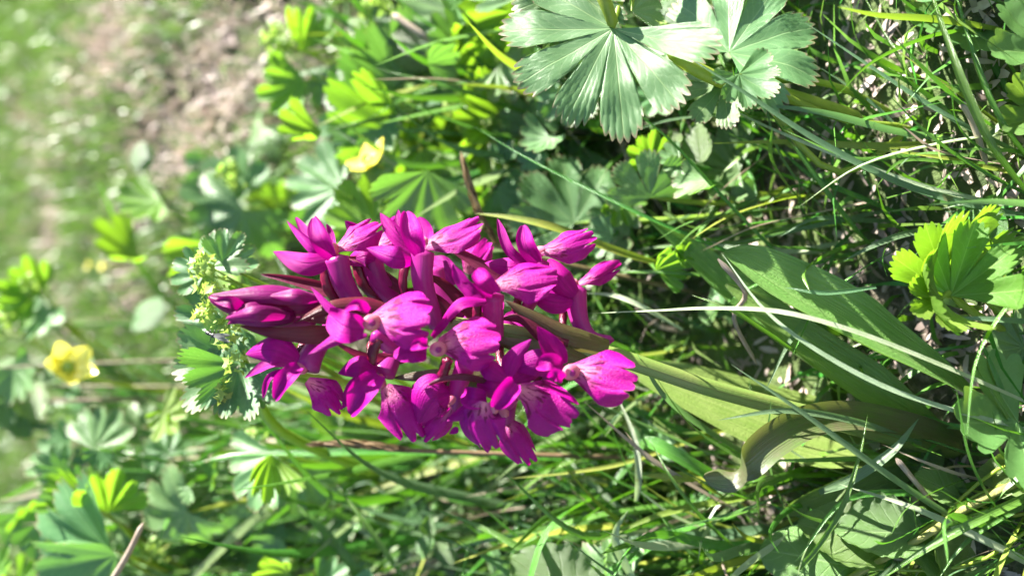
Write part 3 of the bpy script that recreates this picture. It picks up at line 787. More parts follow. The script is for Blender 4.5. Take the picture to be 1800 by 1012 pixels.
# the side away from the sun
flower((530, 645, 150, 15, .5, .8, -.3), [
    (S, [(524, 634, -1), (478, 614, -3), (432, 622, 0)], 58, dict(tilt=(0, -.2), cup=-.7)),
    (S, [(514, 640, 2), (474, 640, 3), (430, 664, 4)], 26, dict(tilt=(0, -.6), cup=.8)),
    (NA, [(510, 648, 1), (474, 664, 0), (462, 700, 1)], 14, dict(tilt=(0, -.5), cup=.8)),
    (PT, [(530, 646, -3), (506, 668, -5), (484, 702, -2)], 48, dict(tilt=(-.4, -.2), cup=1.2)),
    (LP, [(540, 668, -1), (575, 692, -4), (602, 724, 0)], 70, dict(tilt=(.2, -.5), cup=-.8)),
    (SP, [(536, 650, 0), (556, 610, 3), (596, 560, 8)], 50, dict(w1=30)),
    (OV, [(526, 620, 3), (540, 600, 5), (575, 585, 8)], 18, {})])
flower((668, 672, 149, 15, .5, .8, -.3), [
    (S, [(662, 655, 0), (630, 645, -2), (594, 656, 1)], 46, dict(tilt=(0, -.2), cup=-.7)),
    (S, [(655, 660, 2), (625, 680, 2), (602, 718, 3)], 34, dict(cup=.7)),
    (PT, [(668, 660, -3), (640, 690, -6), (616, 728, -2)], 56, dict(tilt=(-.3, -.1), cup=1.1)),
    (LP, [(676, 680, -1), (705, 712, -4), (738, 772, 0)], 92, dict(tilt=(.1, -.4), cup=-.9)),
    (SP, [(672, 660, 2), (690, 625, 5), (710, 590, 9)], 44, dict(w1=28)),
    (OV, [(655, 645, 3), (652, 620, 4), (655, 590, 8)], 20, {})])
flower((795, 700, 150, 13, -.5, .8, -.3), [
    (S, [(790, 690, -2), (760, 700, -4), (735, 745, -2)], 92, dict(tilt=(.2, -.1), cup=-.9, ruffle=.15)),
    (S, [(700, 722, 4), (690, 728, 4), (676, 738, 4)], 14, dict(cup=.5)),
    (LP, [(795, 705, 0), (770, 740, -2), (742, 772, 0)], 60, dict(tilt=(0, .1), cup=-.8)),
    (PT, [(792, 700, 2), (762, 690, 2), (724, 680, 4)], 50, dict(tilt=(0, .1), cup=-.5))])
flower((868, 716, 145, 13, .2, 1, -.3), [
    (LP, [(852, 706, -1), (845, 742, -4), (868, 794, 0)], 86, dict(tilt=(0, .15), cup=-.8)),
    (S, [(850, 712, 1), (822, 722, 0), (782, 740, 2)], 34, dict(tilt=(0, -.3), cup=-.8)),
    (PT, [(855, 700, 1), (830, 700, 0), (815, 690, 3)], 44, dict(tilt=(-.2, -.2), cup=.9)),
    (S, [(806, 756, 5), (800, 756, 5), (790, 762, 5)], 14, dict(cup=.4))])
flower((886, 722, 150, 14, .3, .9, -.2), [
    (LP, [(884, 735, 0), (908, 766, -3), (940, 815, 0)], 66, dict(tilt=(.1, -.5), cup=-.8)),
    (SP, [(886, 750, 1), (892, 715, 1), (905, 680, 4)], 36, dict(w1=26)),
    (PT, [(880, 720, 2), (862, 735, 1), (852, 760, 3)], 34, dict(cup=.8))])
# hidden side of the spike: flowers that face away, partly seen between the others
flower((810, 520, 166, 13, 0, -.5, 1), [
    (SP, [(760, 470, -2), (775, 520, -3), (815, 560, -3)], 40, dict(w1=30, tilt=(-.4, -.5))),
    (LP, [(820, 480, 2), (835, 450, 4), (860, 420, 6)], 60, dict(cup=-.8)),
    (S, [(800, 500, 0), (780, 470, 2), (760, 450, 4)], 40, dict(cup=.6)),
    (PT, [(800, 540, -3), (830, 545, -4), (850, 560, -2)], 44, dict(cup=.6))])
flower((905, 575, 166, 13, 0, .5, 1), [
    (SP, [(880, 560, -6), (896, 590, -8), (918, 606, -8)], 34, dict(w1=14)),
    (S, [(885, 560, -4), (910, 575, -6), (905, 600, -6)], 50, dict(cup=.6)),
    (LP, [(930, 590, 3), (960, 600, 6), (990, 610, 9)], 60, dict(cup=-.8))])

# buds at the tip
def bud(pts, wpx, sep):
    d = np.mean([p[2] for p in pts])
    b = put('bud', tube([P(*p) for p in pts], mm(wpx, d) / 2, mm(wpx, d) / 2, 22, 14,
            bulge=lambda v: np.sin(np.pi * np.clip(0.06 + 0.92 * v, 0, 1) ** 0.8) ** 0.6 + 0.02, flat=.8), 'bud', OR)
    for i, (p, w, c, t) in enumerate(sep):
        put('sepal', strip([P(*q) for q in p], mm(w, d) / 2, 'sepal', -AX_D + V(*t), c, 18, 9, 0, .05, 300 + i), 'bud', b)
bud([(575, 535, 152), (480, 532, 150), (420, 535, 149), (366, 522, 149)], 50, [
    ([(565, 525, 149), (470, 512, 146), (370, 518, 147)], 44, -1.0, (0, -.6)),
    ([(560, 525, 147), (520, 518, 144), (470, 520, 146)], 30, -.9, (0, -.3)),
    ([(500, 550, 149), (440, 550, 145), (400, 570, 146)], 40, -1.0, (0, .2)),
    ([(430, 540, 147), (405, 530, 145), (376, 530, 146)], 24, .8, (0, 0))])
bud([(520, 555, 150), (460, 556, 147), (398, 558, 146)], 38, [
    ([(510, 556, 147), (450, 552, 143), (396, 560, 145)], 36, -1.1, (0, .1))])
bud([(560, 560, 158), (490, 555, 158), (430, 548, 158)], 40, [])

def bract(pts, wpx, mat='bract', tilt=(0, 0), cup=1.0, seed=0):
    oleaf(pts, wpx, mat, tilt, cup, 0, 0, 'bract', 0.06, seed, 'bract', 22, 9)
bract([(590, 585, 150), (540, 590, 148), (480, 585, 147), (422, 573, 147)], 40, tilt=(0, .1), cup=-.8)
bract([(680, 545, 149), (630, 535, 148), (575, 540, 147), (520, 566, 147)], 42, tilt=(0, -.2), cup=-1.0)
bract([(640, 570, 148), (590, 562, 147), (530, 562, 148)], 40, tilt=(0, .2), cup=-.8)
bract([(600, 520, 158), (560, 505, 158), (510, 492, 158), (458, 482, 158)], 30, tilt=(0, -.2))
bract([(720, 520, 160), (680, 490, 160), (640, 460, 158), (600, 452, 158)], 26, tilt=(0, -.3))
bract([(730, 615, 152), (690, 632, 152), (640, 628, 150), (585, 600, 148)], 34, tilt=(0, .3), cup=-.8)
bract([(900, 640, 154), (830, 664, 152), (760, 660, 151), (690, 664, 152)], 44, 'bract_green', tilt=(.1, -.2), cup=-.7)
bract([(860, 672, 147), (810, 664, 146), (770, 670, 146), (745, 682, 147)], 18, tilt=(0, .4), cup=-1.0)
bract([(1070, 612, 156), (1000, 592, 153), (940, 560, 152), (888, 528, 152)], 48, 'bract_green', tilt=(0, .0), cup=-.9)
bract([(1030, 640, 154), (970, 622, 152), (900, 606, 152), (850, 590, 153)], 46, 'bract_green', tilt=(0, .2), cup=-.9)
bract([(1000, 600, 153), (960, 590, 152), (920, 560, 152), (880, 560, 153)], 40, tilt=(0, -.2), cup=-.9)
bract([(900, 500, 164), (850, 470, 164), (800, 440, 164), (762, 408, 163)], 30, tilt=(0, -.3))
bract([(870, 590, 158), (820, 540, 158), (780, 500, 158), (740, 480, 157)], 34, tilt=(0, -.2))
bract([(800, 560, 156), (750, 520, 156), (700, 510, 156)], 34, tilt=(0, -.2))
bract([(960, 660, 156), (900, 640, 156), (850, 640, 156)], 40, tilt=(0, .2))

# ------------------------------------------------------------------ lady's mantle and other leafy plants
PLANTS = {}
def plant(name, label, cat, base, leaves, group=None, stem_mat='mantle_stem', pr=0.0007, heads=(), seed=0):
    """base: place on the ground; leaves: (shape, px, py, depth mm, radius px, angle of the midrib, away, tilt x, tilt y)"""
    base = np.asarray(base, float)
    t = thing(name, base, label, cat, group)
    r = np.random.default_rng(seed)
    for (var, px, py, dep, R, ang, dd, tx, ty) in leaves:
        a = math.radians(ang)
        at = P(px, py, dep)
        mid = V(math.cos(a), math.sin(a), dd)
        nrm = -AX_D + V(tx, ty)
        add_leaf(t, var, at, mid, nrm, mm(R, dep))
        petiole(t, base + r.normal(0, .002, 3) * (1, 1, 0), at, pr, r.normal(0, .006), mat=stem_mat)
    for (px, py, dep, n, sp, fs, mass) in heads:
        at = P(px, py, dep)
        petiole(t, base, at, pr * 1.1, r.normal(0, .004), 'stem', stem_mat)
        (head_mass if mass else head)(t, at, V(-1, -.2, -.2), n, mm(sp, dep), mm(fs, dep), seed + 5)
    return t

LM, CAT = 'lady_mantle_plant', 'plant'
# in focus above the spike
pa = plant(LM, "lady's mantle with a large pale toothed leaf spread beside the orchid spike", CAT, below(P(1500, -220, 178), 0.03, 0.02), [
    ('big1', 1078, 50, 157, 205, 118, -0.1, -.1, -.32),
    ('big2', 1010, -20, 160, 120, 60, 0.1, -.3, -.5),
    ('mid2', 1110, 20, 163, 70, -20, 0.3, .3, -.6)], seed=1, pr=0.0012)
put('stem', tube([P(1044, -40, 154), P(1066, 10, 155), P(1080, 50, 157)], mm(13, 155), mm(10, 156), 10, 9), 'mantle_stem', pa)
pb_ = plant(LM, "lady's mantle with grey green leaves shadowed by their own lobes on a thick yellow stem", CAT, below(P(1640, 235, 176)), [
    ('big3', 1282, 92, 166, 165, -52, 0.15, -.15, -.3),
    ('big0', 1272, 148, 163, 92, 128, 0.0, -.3, -.5),
    ('mid1', 1300, 130, 160, 74, 62, -.1, .2, -.2)], seed=2, pr=0.0008)
put('stem', tube([P(1172, 85, 160), P(1225, 122, 161), P(1285, 148, 163), P(1345, 158, 164), P(1430, 182, 167), P(1520, 212, 172)], mm(13, 162), mm(13, 170), 24, 10), 'mantle_stem', pb_)
plant(LM, "lady's mantle whose small pale leaf opens like a fan behind the grass blades", CAT, below(P(1400, 360, 200)), [
    ('big0', 1142, 348, 186, 92, -96, -.2, .1, -.5),
    ('big2', 1010, 392, 205, 135, -120, 0.2, -.2, -.6),
    ('mid3', 1300, 300, 195, 100, -170, .2, .3, -.3)], seed=3)
plant(LM, "lady's mantle with a cupped bright green leaf beside the broad orchid leaves", CAT, below(P(1760, 560, 164)), [
    ('cup0', 1660, 522, 157, 150, -122, -.1, .25, -.55),
    ('cup1', 1672, 520, 154, 140, -78, -.2, -.5, -.1),
    ('cup1', 1655, 525, 153, 105, 160, -.5, .5, -.5),
    ('mid4', 1770, 440, 165, 105, -95, .2, -.1, -.5),
    ('mid0', 1800, 610, 162, 75, 170, .1, .1, -.3)], seed=4, pr=.0009)
plant('scalloped_plant', 'plant with round scalloped green leaves at the edge of the litter', CAT, below(P(1900, 160, 158)), [
    ('scallop0', 1840, 90, 150, 118, 176, -.1, -.1, -.3),
    ('scallop2', 1850, 195, 156, 110, 160, .1, .1, -.3),
    ('scallop1', 1705, 20, 166, 120, 168, 0.1, .2, -.5)], seed=5, pr=.0009, stem_mat='grass')
plant('crinkled_plant', 'plant with a crinkled pale green leaf under two long grass blades', CAT, below(P(1860, 770, 158)), [
    ('scallop1', 1790, 742, 153, 148, 178, -.15, .1, -.5),
    ('round1', 1820, 830, 156, 90, 175, .1, .1, -.3)], seed=6, stem_mat='grass')
cr = plant('creeping_plant', 'creeping plant with rounded dark leaves along a hairy yellow stem', CAT, below(P(1820, 850, 156)), [
    ('round0', 1700, 880, 160, 95, -150, .1, -.1, -.9),
    ('round1', 1620, 940, 160, 140, -172, .0, -.2, -.9),
    ('round0', 1590, 955, 161, 150, 20, -.1, .2, -.9),
    ('round1', 1560, 975, 162, 150, -155, .1, -.2, -.9),
    ('round2', 1505, 1000, 163, 160, -165, .1, -.1, -.9),
    ('round0', 1640, 930, 159, 130, 55, .0, .1, -.9),
    ('round1', 1760, 870, 158, 75, -60, .0, .1, -.9),
    ('round2', 1700, 860, 160, 70, 110, .2, .1, -.9)], seed=7, stem_mat='mantle_stem', pr=.0004)
put('stem', tube([P(1830, 830, 155), P(1710, 885, 157), P(1620, 945, 158), P(1510, 1005, 161), P(1440, 1050, 163)], mm(7, 157), mm(5, 160), 24, 8), 'hairy_stem', cr)
plant('broad_leaf_plant', 'plant with one pale upright oval leaf among low grass', CAT, below(P(1140, 1060, 210)), [
    ('round0', 1060, 1085, 176, 190, -146, 0, -.1, -.6),
    ('mid2', 1090, 1040, 182, 110, -130, .2, .2, -.2)], seed=8, stem_mat='grass')

# the flowering stem behind the tip of the spike
pf = plant(LM, "flowering lady's mantle with a yellow green head just behind the orchid buds", CAT, below(P(650, 830, 215)), [
    ('mid0', 398, 560, 173, 100, 128, 0, -.3, -.2),
    ('mid1', 408, 632, 172, 110, 150, 0, -.2, .1),
    ('mid3', 420, 640, 171, 100, 100, -.1, .1, .1),
    ('mid4', 372, 470, 174, 72, -100, .2, -.4, .1),
    ('mid2', 392, 465, 173, 70, -62, .1, .2, -.2),
    ('mid5', 360, 480, 175, 60, -160, .1, -.3, 0),
    ('young0', 415, 545, 172, 50, -20, -.2, 0, -.3)], seed=9, pr=.0008)
for k, (hx, hy, n, sp) in enumerate(((362, 470, 34, 26), (378, 520, 34, 30), (366, 555, 26, 22), (402, 590, 30, 26), (420, 640, 14, 20), (398, 690, 14, 18))):
    head(pf, P(hx, hy, 167), V(-1, -.2, -.4), n, mm(sp * 1.1, 167), mm(11, 167), 70 + k)
put('stem', tube([P(395, 580, 172), P(440, 660, 178), P(490, 755, 190), P(650, 830, 215)], mm(9, 172), mm(10, 190), 20, 9), 'mantle_stem', pf)

# out of focus, behind and beside the spike
plant(LM, "lady's mantle with a yellow green head over folded sunlit leaves against the slope", CAT, below(P(900, 160, 300)), [
    ('young0', 535, 140, 255, 80, 160, .2, -.2, .2),
    ('young2', 530, 90, 257, 75, -80, .2, .5, -.2),
    ('mid5', 560, 130, 262, 60, 60, .1, 0, .3)], heads=((500, 75, 255, 50, 38, 11, True),), seed=10)
plant(LM, "lady's mantle with broad leaves glowing in the sun behind the buttercup", CAT, below(P(1050, 260, 290)), [
    ('young3', 700, 240, 232, 150, -160, .3, .5, .8),
    ('mid1', 690, 160, 240, 120, -95, .1, .1, -.4),
    ('mid3', 720, 160, 238, 130, -70, .2, .4, -.5),
    ('mid4', 640, 210, 245, 95, -125, .1, 0, -.2),
    ('young2', 740, 300, 225, 120, 95, .1, .3, .4),
    ('young0', 745, 260, 228, 100, 70, .1, .4, .2)], heads=((725, 180, 232, 44, 32, 9, True),), seed=11)
plant(LM, "lady's mantle with a long shaded leaf edge hanging over the top flowers", CAT, below(P(1000, 420, 260)), [
    ('mid2', 752, 300, 205, 130, 98, 0, .6, .1),
    ('mid0', 600, 330, 245, 105, -175, .1, -.2, -.5),
    ('mid5', 570, 350, 250, 95, 70, .1, .1, -.1),
    ('young3', 660, 400, 215, 100, -170, .1, -.1, -.4)], seed=12)
plant(LM, "lady's mantle with bluish leaves low beside the dark hollow on the slope", CAT, below(P(720, 380, 330)), [
    ('mid1', 420, 350, 265, 100, -150, .1, -.3, -.2),
    ('mid4', 430, 370, 262, 105, 120, .1, .2, .1),
    ('young1', 380, 430, 258, 85, 100, .1, .1, .4)], heads=((410, 310, 262, 40, 30, 9, True),), seed=13)
plant(LM, "lady's mantle with lime green leaves beside a pale dry stalk", CAT, below(P(1150, 60, 300)), [
    ('young3', 905, 20, 215, 115, 170, .2, .3, .5),
    ('young1', 850, 75, 222, 80, 120, .1, .3, .4),
    ('mid0', 800, 25, 235, 130, -160, .1, -.2, -.5),
    ('mid3', 940, 95, 230, 95, 120, .1, .2, -.3)], heads=((660, 15, 235, 36, 28, 9, True), (1000, 10, 220, 30, 26, 8, True)), seed=14)
plant(LM, "lady's mantle with star shaped leaf tufts between two pale patches of foliage", CAT, below(P(1080, 280, 260)), [
    ('young1', 880, 205, 220, 80, -150, .1, .2, .2),
    ('young0', 860, 240, 222, 70, 100, .1, .2, .2),
    ('mid0', 1010, 250, 225, 120, 130, .2, -.2, -.5),
    ('mid3', 900, 280, 230, 110, -60, .2, -.1, -.4)], heads=((800, 190, 228, 30, 26, 8, True), (860, 215, 218, 24, 20, 7, True)), seed=15)
# lower left
plant(LM, "lady's mantle with large dark leaves and sunlit edges low beside the dry stalk", CAT, below(P(560, 1080, 330)), [
    ('mid2', 195, 965, 215, 170, -160, .1, .2, .45),
    ('mid5', 205, 975, 213, 140, 170, 0, .3, .5),
    ('young0', 190, 900, 218, 81, -80, .1, .4, .2),
    ('young2', 150, 880, 222, 74, -140, .1, .3, .2)], seed=16, pr=.0009)
plant(LM, "lady's mantle with pale grey leaves catching the sun below the yellow flower", CAT, below(P(520, 800, 330)), [
    ('mid0', 165, 790, 240, 88, -55, .1, .1, -.5),
    ('mid1', 225, 810, 240, 70, 100, .1, .2, -.5),
    ('mid3', 120, 800, 246, 66, 170, .1, -.2, -.5),
    ('young1', 130, 830, 236, 51, 100, .1, .3, .2)], heads=((160, 860, 240, 30, 24, 8, True),), seed=17)
plant(LM, "lady's mantle with a pale lobed leaf hanging under a level grass blade", CAT, below(P(760, 900, 260)), [
    ('mid2', 485, 800, 205, 111, 140, 0, -.1, -.3),
    ('young2', 478, 798, 202, 81, 100, -.2, .6, .2),
    ('mid4', 330, 900, 225, 96, 150, .2, .1, .3),
    ('mid0', 520, 810, 222, 96, 60, .2, -.1, -.6)], heads=((445, 770, 215, 30, 22, 8, True),), seed=18)
plant(LM, "lady's mantle with a sprig of narrow leaves on a yellow stem beside the sandy patch", CAT, below(P(420, 720, 380)), [
    ('young1', 70, 515, 285, 59, -140, .1, .2, -.2),
    ('mid1', 80, 540, 285, 66, 120, .1, -.2, -.4),
    ('young0', 60, 520, 285, 59, 160, .1, .3, .2),
    ('mid3', 20, 640, 270, 74, 60, .1, 0, .3)], heads=((60, 500, 283, 30, 24, 9, True), (10, 570, 280, 30, 26, 9, True)), seed=19)

# more lady's mantle filling the growth behind, each a plant of its own
def random_plants(n, zone, dep, size, seed, label, group, heads=0.3, tint=0.35):
    r = np.random.default_rng(seed)
    for i in range(n):
        px = r.uniform(zone[0], zone[1]); py = r.uniform(zone[2], zone[3]); d = r.uniform(*dep)
        lv = []; herb = i % 4 == 3
        for k in range(r.integers(3, 6) + (3 if herb else 0)):
            var = ('young%d' % r.integers(0, 4)) if r.random() < tint * .7 else ('mid%d' % r.integers(0, 6))
            if herb: var = 'round%d' % r.integers(0, 3)
            lv.append((var, px + r.normal(0, 60), py + r.normal(0, 60), d + r.normal(0, 7), r.uniform(*size), r.uniform(0, 360), r.normal(0, .25), r.normal(-.1, .35), r.normal(-.25, .4)))
        c = P(px, py, d)
        hd = ((px - 60, py + r.normal(0, 30), d, 30, 26, 8, True),) if r.random() < heads else ()
        if herb: hd = ()
        plant('leafy_herb' if herb else LM, label.replace("lady's mantle", 'plain leaved herb') if herb else label.replace("lady's mantle", "flowering lady's mantle") if hd else label, CAT, below(c, r.normal(0, .012), r.normal(.01, .01)), lv, group, 'grass', heads=hd, seed=seed * 100 + i)
random_plants(20, (560, 1080, -40, 420), (215, 285), (40, 95), 5, "lady's mantle blurred in the bright growth between the buttercup and the large pale leaf", 'blurred mantle plants behind the orchid', 0.4, 0.45)
random_plants(18, (1000, 1560, -60, 440), (182, 225), (30, 75), 6, "small lady's mantle in the shade beneath the large toothed leaves and grass", 'shaded mantle plants under the grass', 0.1, 0.3)
random_plants(24, (-60, 520, 640, 1060), (225, 320), (32, 75), 8, "lady's mantle blurred in the low growth around the dry stalks", 'blurred mantle plants by the dry stalks', 0.3, 0.4)
random_plants(12, (430, 950, 720, 1040), (205, 270), (30, 65), 9, "small shaded lady's mantle deep in the grass below the orchid flowers", 'mantle plants in the grass under the flowers', 0.1, 0.3)
random_plants(4, (230, 480, 300, 480), (280, 330), (45, 80), 10, "small lady's mantle at the edge of the open slope behind the buds", 'mantle plants by the open slope', 0.3, 0.4)

# low leaves on the soil, each small plant with three or four leaves
def low_plants(n, ext, seed, label, group):
    r = np.random.default_rng(seed)
    for i in range(n):
        x, y = r.uniform(ext[0], ext[1]), r.uniform(ext[2], ext[3])
        b = np.array((x, y, float(ground_z(x, y))))
        t = thing('ground_leaf_plant', b, label, 'plant', group)
        for k in range(r.integers(3, 6)):
            a = r.uniform(0, 6.28); h = r.uniform(.004, .014); rd = r.uniform(.003, .010)
            at = b + np.array((math.cos(a) * rd, math.sin(a) * rd, h + math.tan(SLOPE) * math.sin(a) * rd))
            var = ('round%d' % r.integers(0, 3)) if r.random() < .6 else ('mid%d' % r.integers(0, 6))
            add_leaf(t, var, at, (math.cos(a), math.sin(a), r.uniform(-.2, .5)), (r.normal(0, .3), -.4 + r.normal(0, .3), 1), r.uniform(.005, .012))
            petiole(t, b, at, .0004, 0, mat='grass', nv=6)
low_plants(36, (-.10, .11, -.055, .09), 61, 'small low plant with rounded leaves close to the soil under the grass', 'low plants on the soil')

# ------------------------------------------------------------------ yellow flowers
def yellow_flower(px, py, dep, R, face, label, base, stem_pts):
    t = thing('yellow_flower', base, label, 'flower')
    c = P(px, py, dep); f = unit(V(*face))
    x = unit(np.cross(f, (0.2, 0.9, 0.3))); y = np.cross(f, x)
    for k in range(5):
        a = k * 2 * math.pi / 5 + .3
        d = x * math.cos(a) + y * math.sin(a)
        r_ = mm(R, dep)
        put('petal', strip([c, c + d * r_ * .55 + f * r_ * .12, c + d * r_ + f * r_ * .55], r_ * .52, 'petal', f - d * .4, .7, 10, 7, 0, .05, k), 'buttercup', t)
    put('flower_centre', tube([c, c + f * mm(R, dep) * .35], mm(R * .28, dep), mm(R * .2, dep), 6, 10), 'floret', t)
    put('stem', tube([base] + [P(*p) for p in stem_pts] + [c], .0007, .0005, 18, 7), 'mantle_stem', t)
yellow_flower(655, 288, 212, 44, (-.6, -.75, -.6), 'bright yellow buttercup glaring in the sun behind the top flowers', below(P(900, 360, 250)), [(760, 330, 225)])
yellow_flower(118, 648, 246, 44, (.6, -.5, -.5), 'yellow buttercup hanging under a dark leaf beside the dry stalk', below(P(520, 700, 360)), [(300, 690, 290), (180, 670, 255)])
for k, (px, py, d, l) in enumerate(((203, 415, 430, 'tiny yellow flower alone on the open slope'), (182, 467, 425, 'tiny yellow flower over the dark hollow on the slope'), (158, 466, 430, 'tiny dull yellow flower next to the sandy patch on the slope'))):
    yellow_flower(px, py, d, 9, (-.7, -.2, -.6), l, below(P(px, py, d)), [(px + 12, py, d)])

# ------------------------------------------------------------------ sedge spikes and dry stalks
def sedge(pts, wpx, n, label, stem_to):
    b = P(*stem_to)
    b = below(b)
    t = thing('sedge_spike', b, label, 'sedge')
    put('stem', tube([b] + [P(*p) for p in pts], .0006, .0004, 20, 7), 'sedge_brown', t)
    c = crom([P(*p) for p in pts], n); tg = unit(np.gradient(c, axis=0)); r = np.random.default_rng(n)
    parts = []
    for i in range(n):
        s = unit(np.cross(tg[i], r.normal(0, 1, 3)))
        k = mm(wpx, pts[0][2]) * math.sin(math.pi * (0.15 + .8 * i / n))
        a = c[i]; l = mm(34, pts[0][2])
        parts.append(strip([a, a + tg[i] * l * .5 + s * k * .5, a + tg[i] * l + s * k * r.uniform(.3, .9)], mm(5, pts[0][2]), 'petal', s, .9, 6, 3))
    tag(put('spikelet', join(parts), 'sedge_brown', t), kind='stuff')
sedge([(880, 435, 190), (850, 390, 188), (832, 345, 187), (818, 300, 186)], 9, 46, 'brown sedge spike standing behind the gap between the top flowers', (960, 520, 195))
sedge([(730, 792, 196), (680, 786, 195), (620, 780, 194), (572, 780, 194)], 9, 46, 'brown sedge spike lying level in the grass under the flowers', (1150, 815, 205))

def dry_stalk(pts, r, label, name='dry_stalk'):
    g = tube([P(*p) for p in pts], r, r * .7, 16, 7)
    return tag(put(name, g, 'dry', None, P(*pts[0])), label, 'stalk')
dry_stalk([(430, 700, 330), (240, 702, 290), (70, 705, 270), (66, 560, 262)][0:3], .0009, 'pale dry stalk upright beside the hanging buttercup')
dry_stalk([(300, 760, 290), (180, 745, 270), (82, 770, 262)], .0008, 'thin dry stalk leaning across the pale grey leaves')
dry_stalk([(130, 1120, 200), (215, 990, 190), (252, 918, 186)], .0009, 'short pale dry stalk poking up from the dark leaves')
dry_stalk([(320, 760, 300), (420, 690, 270), (560, 760, 262), (640, 780, 270)][0:2], .0007, 'grey dry stalk slanting behind the low leaves')
dry_stalk([(690, 25, 225), (740, 60, 224), (800, 95, 226)], .0011, 'cream dry stalk slanting over the lime green leaves')
dry_stalk([(1262, 455, 158), (1310, 515, 160), (1290, 560, 166), (1330, 640, 172)], .0006, 'pinkish dry stalk crossing the broad orchid leaves')
dry_stalk([(1575, 805, 156), (1612, 850, 158), (1648, 892, 162)], .0006, 'short tan dry straw tilted by the creeping stem')
dry_stalk([(1690, 180, 156), (1708, 210, 157), (1735, 290, 160)], .0008, 'reddish brown dry sheath on a bent grass stem')
dry_stalk([(1780, 720, 160), (1755, 790, 162), (1740, 830, 166)], .0007, 'short white dry straw on the bare soil')

# ------------------------------------------------------------------ grass blades one can follow
def hero(pts, wpx, mat, label=None, tilt=(0, -.4), cup=.7, twist=0.0, kind='blade', group=None):
    """listed from the tip to the foot"""
    pts = list(reversed(pts)); d = np.mean([p[2] for p in pts])
    g = strip([P(*p) for p in pts], mm(wpx, d) / 2, kind, -AX_D + V(*tilt), cup, 34, 5, twist)
    o = put("single_grass_blade", g, mat, None, P(*pts[0]))  # each object is one flat grass blade standing by itself
    return tag(o, label, 'grass blade', group)
hero([(1030, 551, 162), (1150, 546, 156), (1250, 542, 150), (1370, 548, 147), (1500, 582, 146), (1650, 640, 148), (1800, 705, 152), (1900, 750, 160)], 12, 'grass_pale', 'long whitish grass blade arching across the front of the broad orchid leaves', tilt=(-.3, -1.1), cup=.4)
hero([(1268, 444, 156), (1340, 540, 150), (1430, 612, 147), (1560, 682, 147), (1700, 728, 150), (1800, 752, 154), (1900, 775, 160)], 12, 'grass_pale', 'pale narrow grass blade curving down from the tip of the orchid leaf', tilt=(-.3, -1.0), cup=.4)
hero([(1075, 165, 170), (1170, 240, 172), (1250, 325, 175), (1330, 410, 178), (1420, 500, 182)], 8, 'grass', 'thin dark grass blade from the large toothed leaf down to the orchid leaves')
hero([(832, 222, 182), (930, 280, 180), (1060, 345, 178), (1160, 392, 178), (1300, 450, 182), (1450, 500, 188)], 8, 'grass', 'thin dark grass blade slanting above the top flowers')
hero([(1178, 82, 158), (1300, 158, 156), (1440, 250, 155), (1600, 330, 155), (1800, 382, 157), (1900, 400, 160)], 15, 'grass_blue', 'blue green grass blade crossing over the yellow stem')
hero([(1170, 130, 168), (1330, 215, 165), (1500, 285, 162), (1650, 335, 162), (1800, 366, 163), (1900, 380, 165)], 10, 'grass_pale', 'pale grass blade running just under the blue green one')
hero([(1415, 40, 165), (1530, 118, 162), (1640, 190, 160), (1740, 245, 160), (1880, 310, 162)], 12, 'grass_blue', 'blue green grass blade starting at the grey lobed leaf')
hero([(1620, -60, 154), (1660, 60, 150), (1700, 170, 149), (1750, 270, 150), (1830, 370, 156)], 20, 'grass', 'stout green grass blade beside the scalloped leaves')
hero([(1670, -40, 157), (1715, 110, 154), (1760, 215, 154), (1830, 310, 158)], 14, 'grass', 'green grass blade next to the stout one by the scalloped leaves')
hero([(1505, -30, 170), (1560, 70, 168), (1600, 140, 168), (1625, 220, 170), (1635, 300, 174)], 11, 'grass', 'bright green grass blade bent over the litter')
hero([(1330, 165, 172), (1370, 220, 170), (1440, 320, 170), (1500, 400, 173), (1540, 440, 178)], 12, 'grass', 'shiny green grass blade crossing under both long blades')
hero([(1440, 118, 174), (1530, 180, 172), (1590, 245, 172), (1640, 330, 176)], 9, 'grass_blue', 'short blue green grass blade over the shaded leaves')
hero([(1565, 80, 164), (1640, 135, 162), (1700, 175, 162), (1760, 220, 164), (1850, 260, 168)], 9, 'grass_yellow', 'grass blade with a dry pale tip by the scalloped leaves')
hero([(1525, 262, 164), (1640, 275, 163), (1760, 300, 163), (1880, 320, 166)], 10, 'grass_yellow', 'yellowish grass blade with a brown tip over the litter')
hero([(1660, 372, 166), (1740, 375, 164), (1860, 380, 164)], 12, 'grass_blue', 'dark pointed grass blade above the cupped leaf')
hero([(758, 892, 188), (850, 928, 184), (960, 985, 182), (1100, 1030, 184), (1240, 1060, 190)], 15, 'grass', 'dark green grass blade arching over the pale oval leaf')
hero([(1475, 850, 160), (1600, 890, 156), (1700, 935, 154), (1800, 985, 154), (1900, 1040, 156)], 15, 'grass_pale', 'pale ribbed grass blade crossing the creeping stem')
hero([(1530, 1030, 154), (1610, 975, 151), (1690, 928, 150), (1800, 875, 152), (1900, 830, 156)], 16, 'grass', 'bright yellow green grass blade above the creeping stem')
hero([(1640, 1030, 156), (1690, 960, 155), (1760, 910, 156), (1880, 850, 160)], 9, 'grass', 'thin yellow green grass blade beside the bright one')
hero([(1525, 728, 155), (1510, 800, 154), (1480, 890, 155), (1430, 970, 160), (1370, 1030, 168)], 10, 'grass', 'bright thin grass stem hanging across the dark foot of the orchid')
hero([(1285, 640, 152), (1400, 718, 151), (1540, 820, 153), (1660, 900, 158), (1780, 960, 164)], 13, 'grass_blue', 'dark blue green grass blade crossing the orchid stem')
hero([(1262, 738, 153), (1380, 722, 153), (1500, 740, 157), (1620, 780, 164)], 13, 'grass_blue', 'pointed dark grass blade level with the orchid stem')
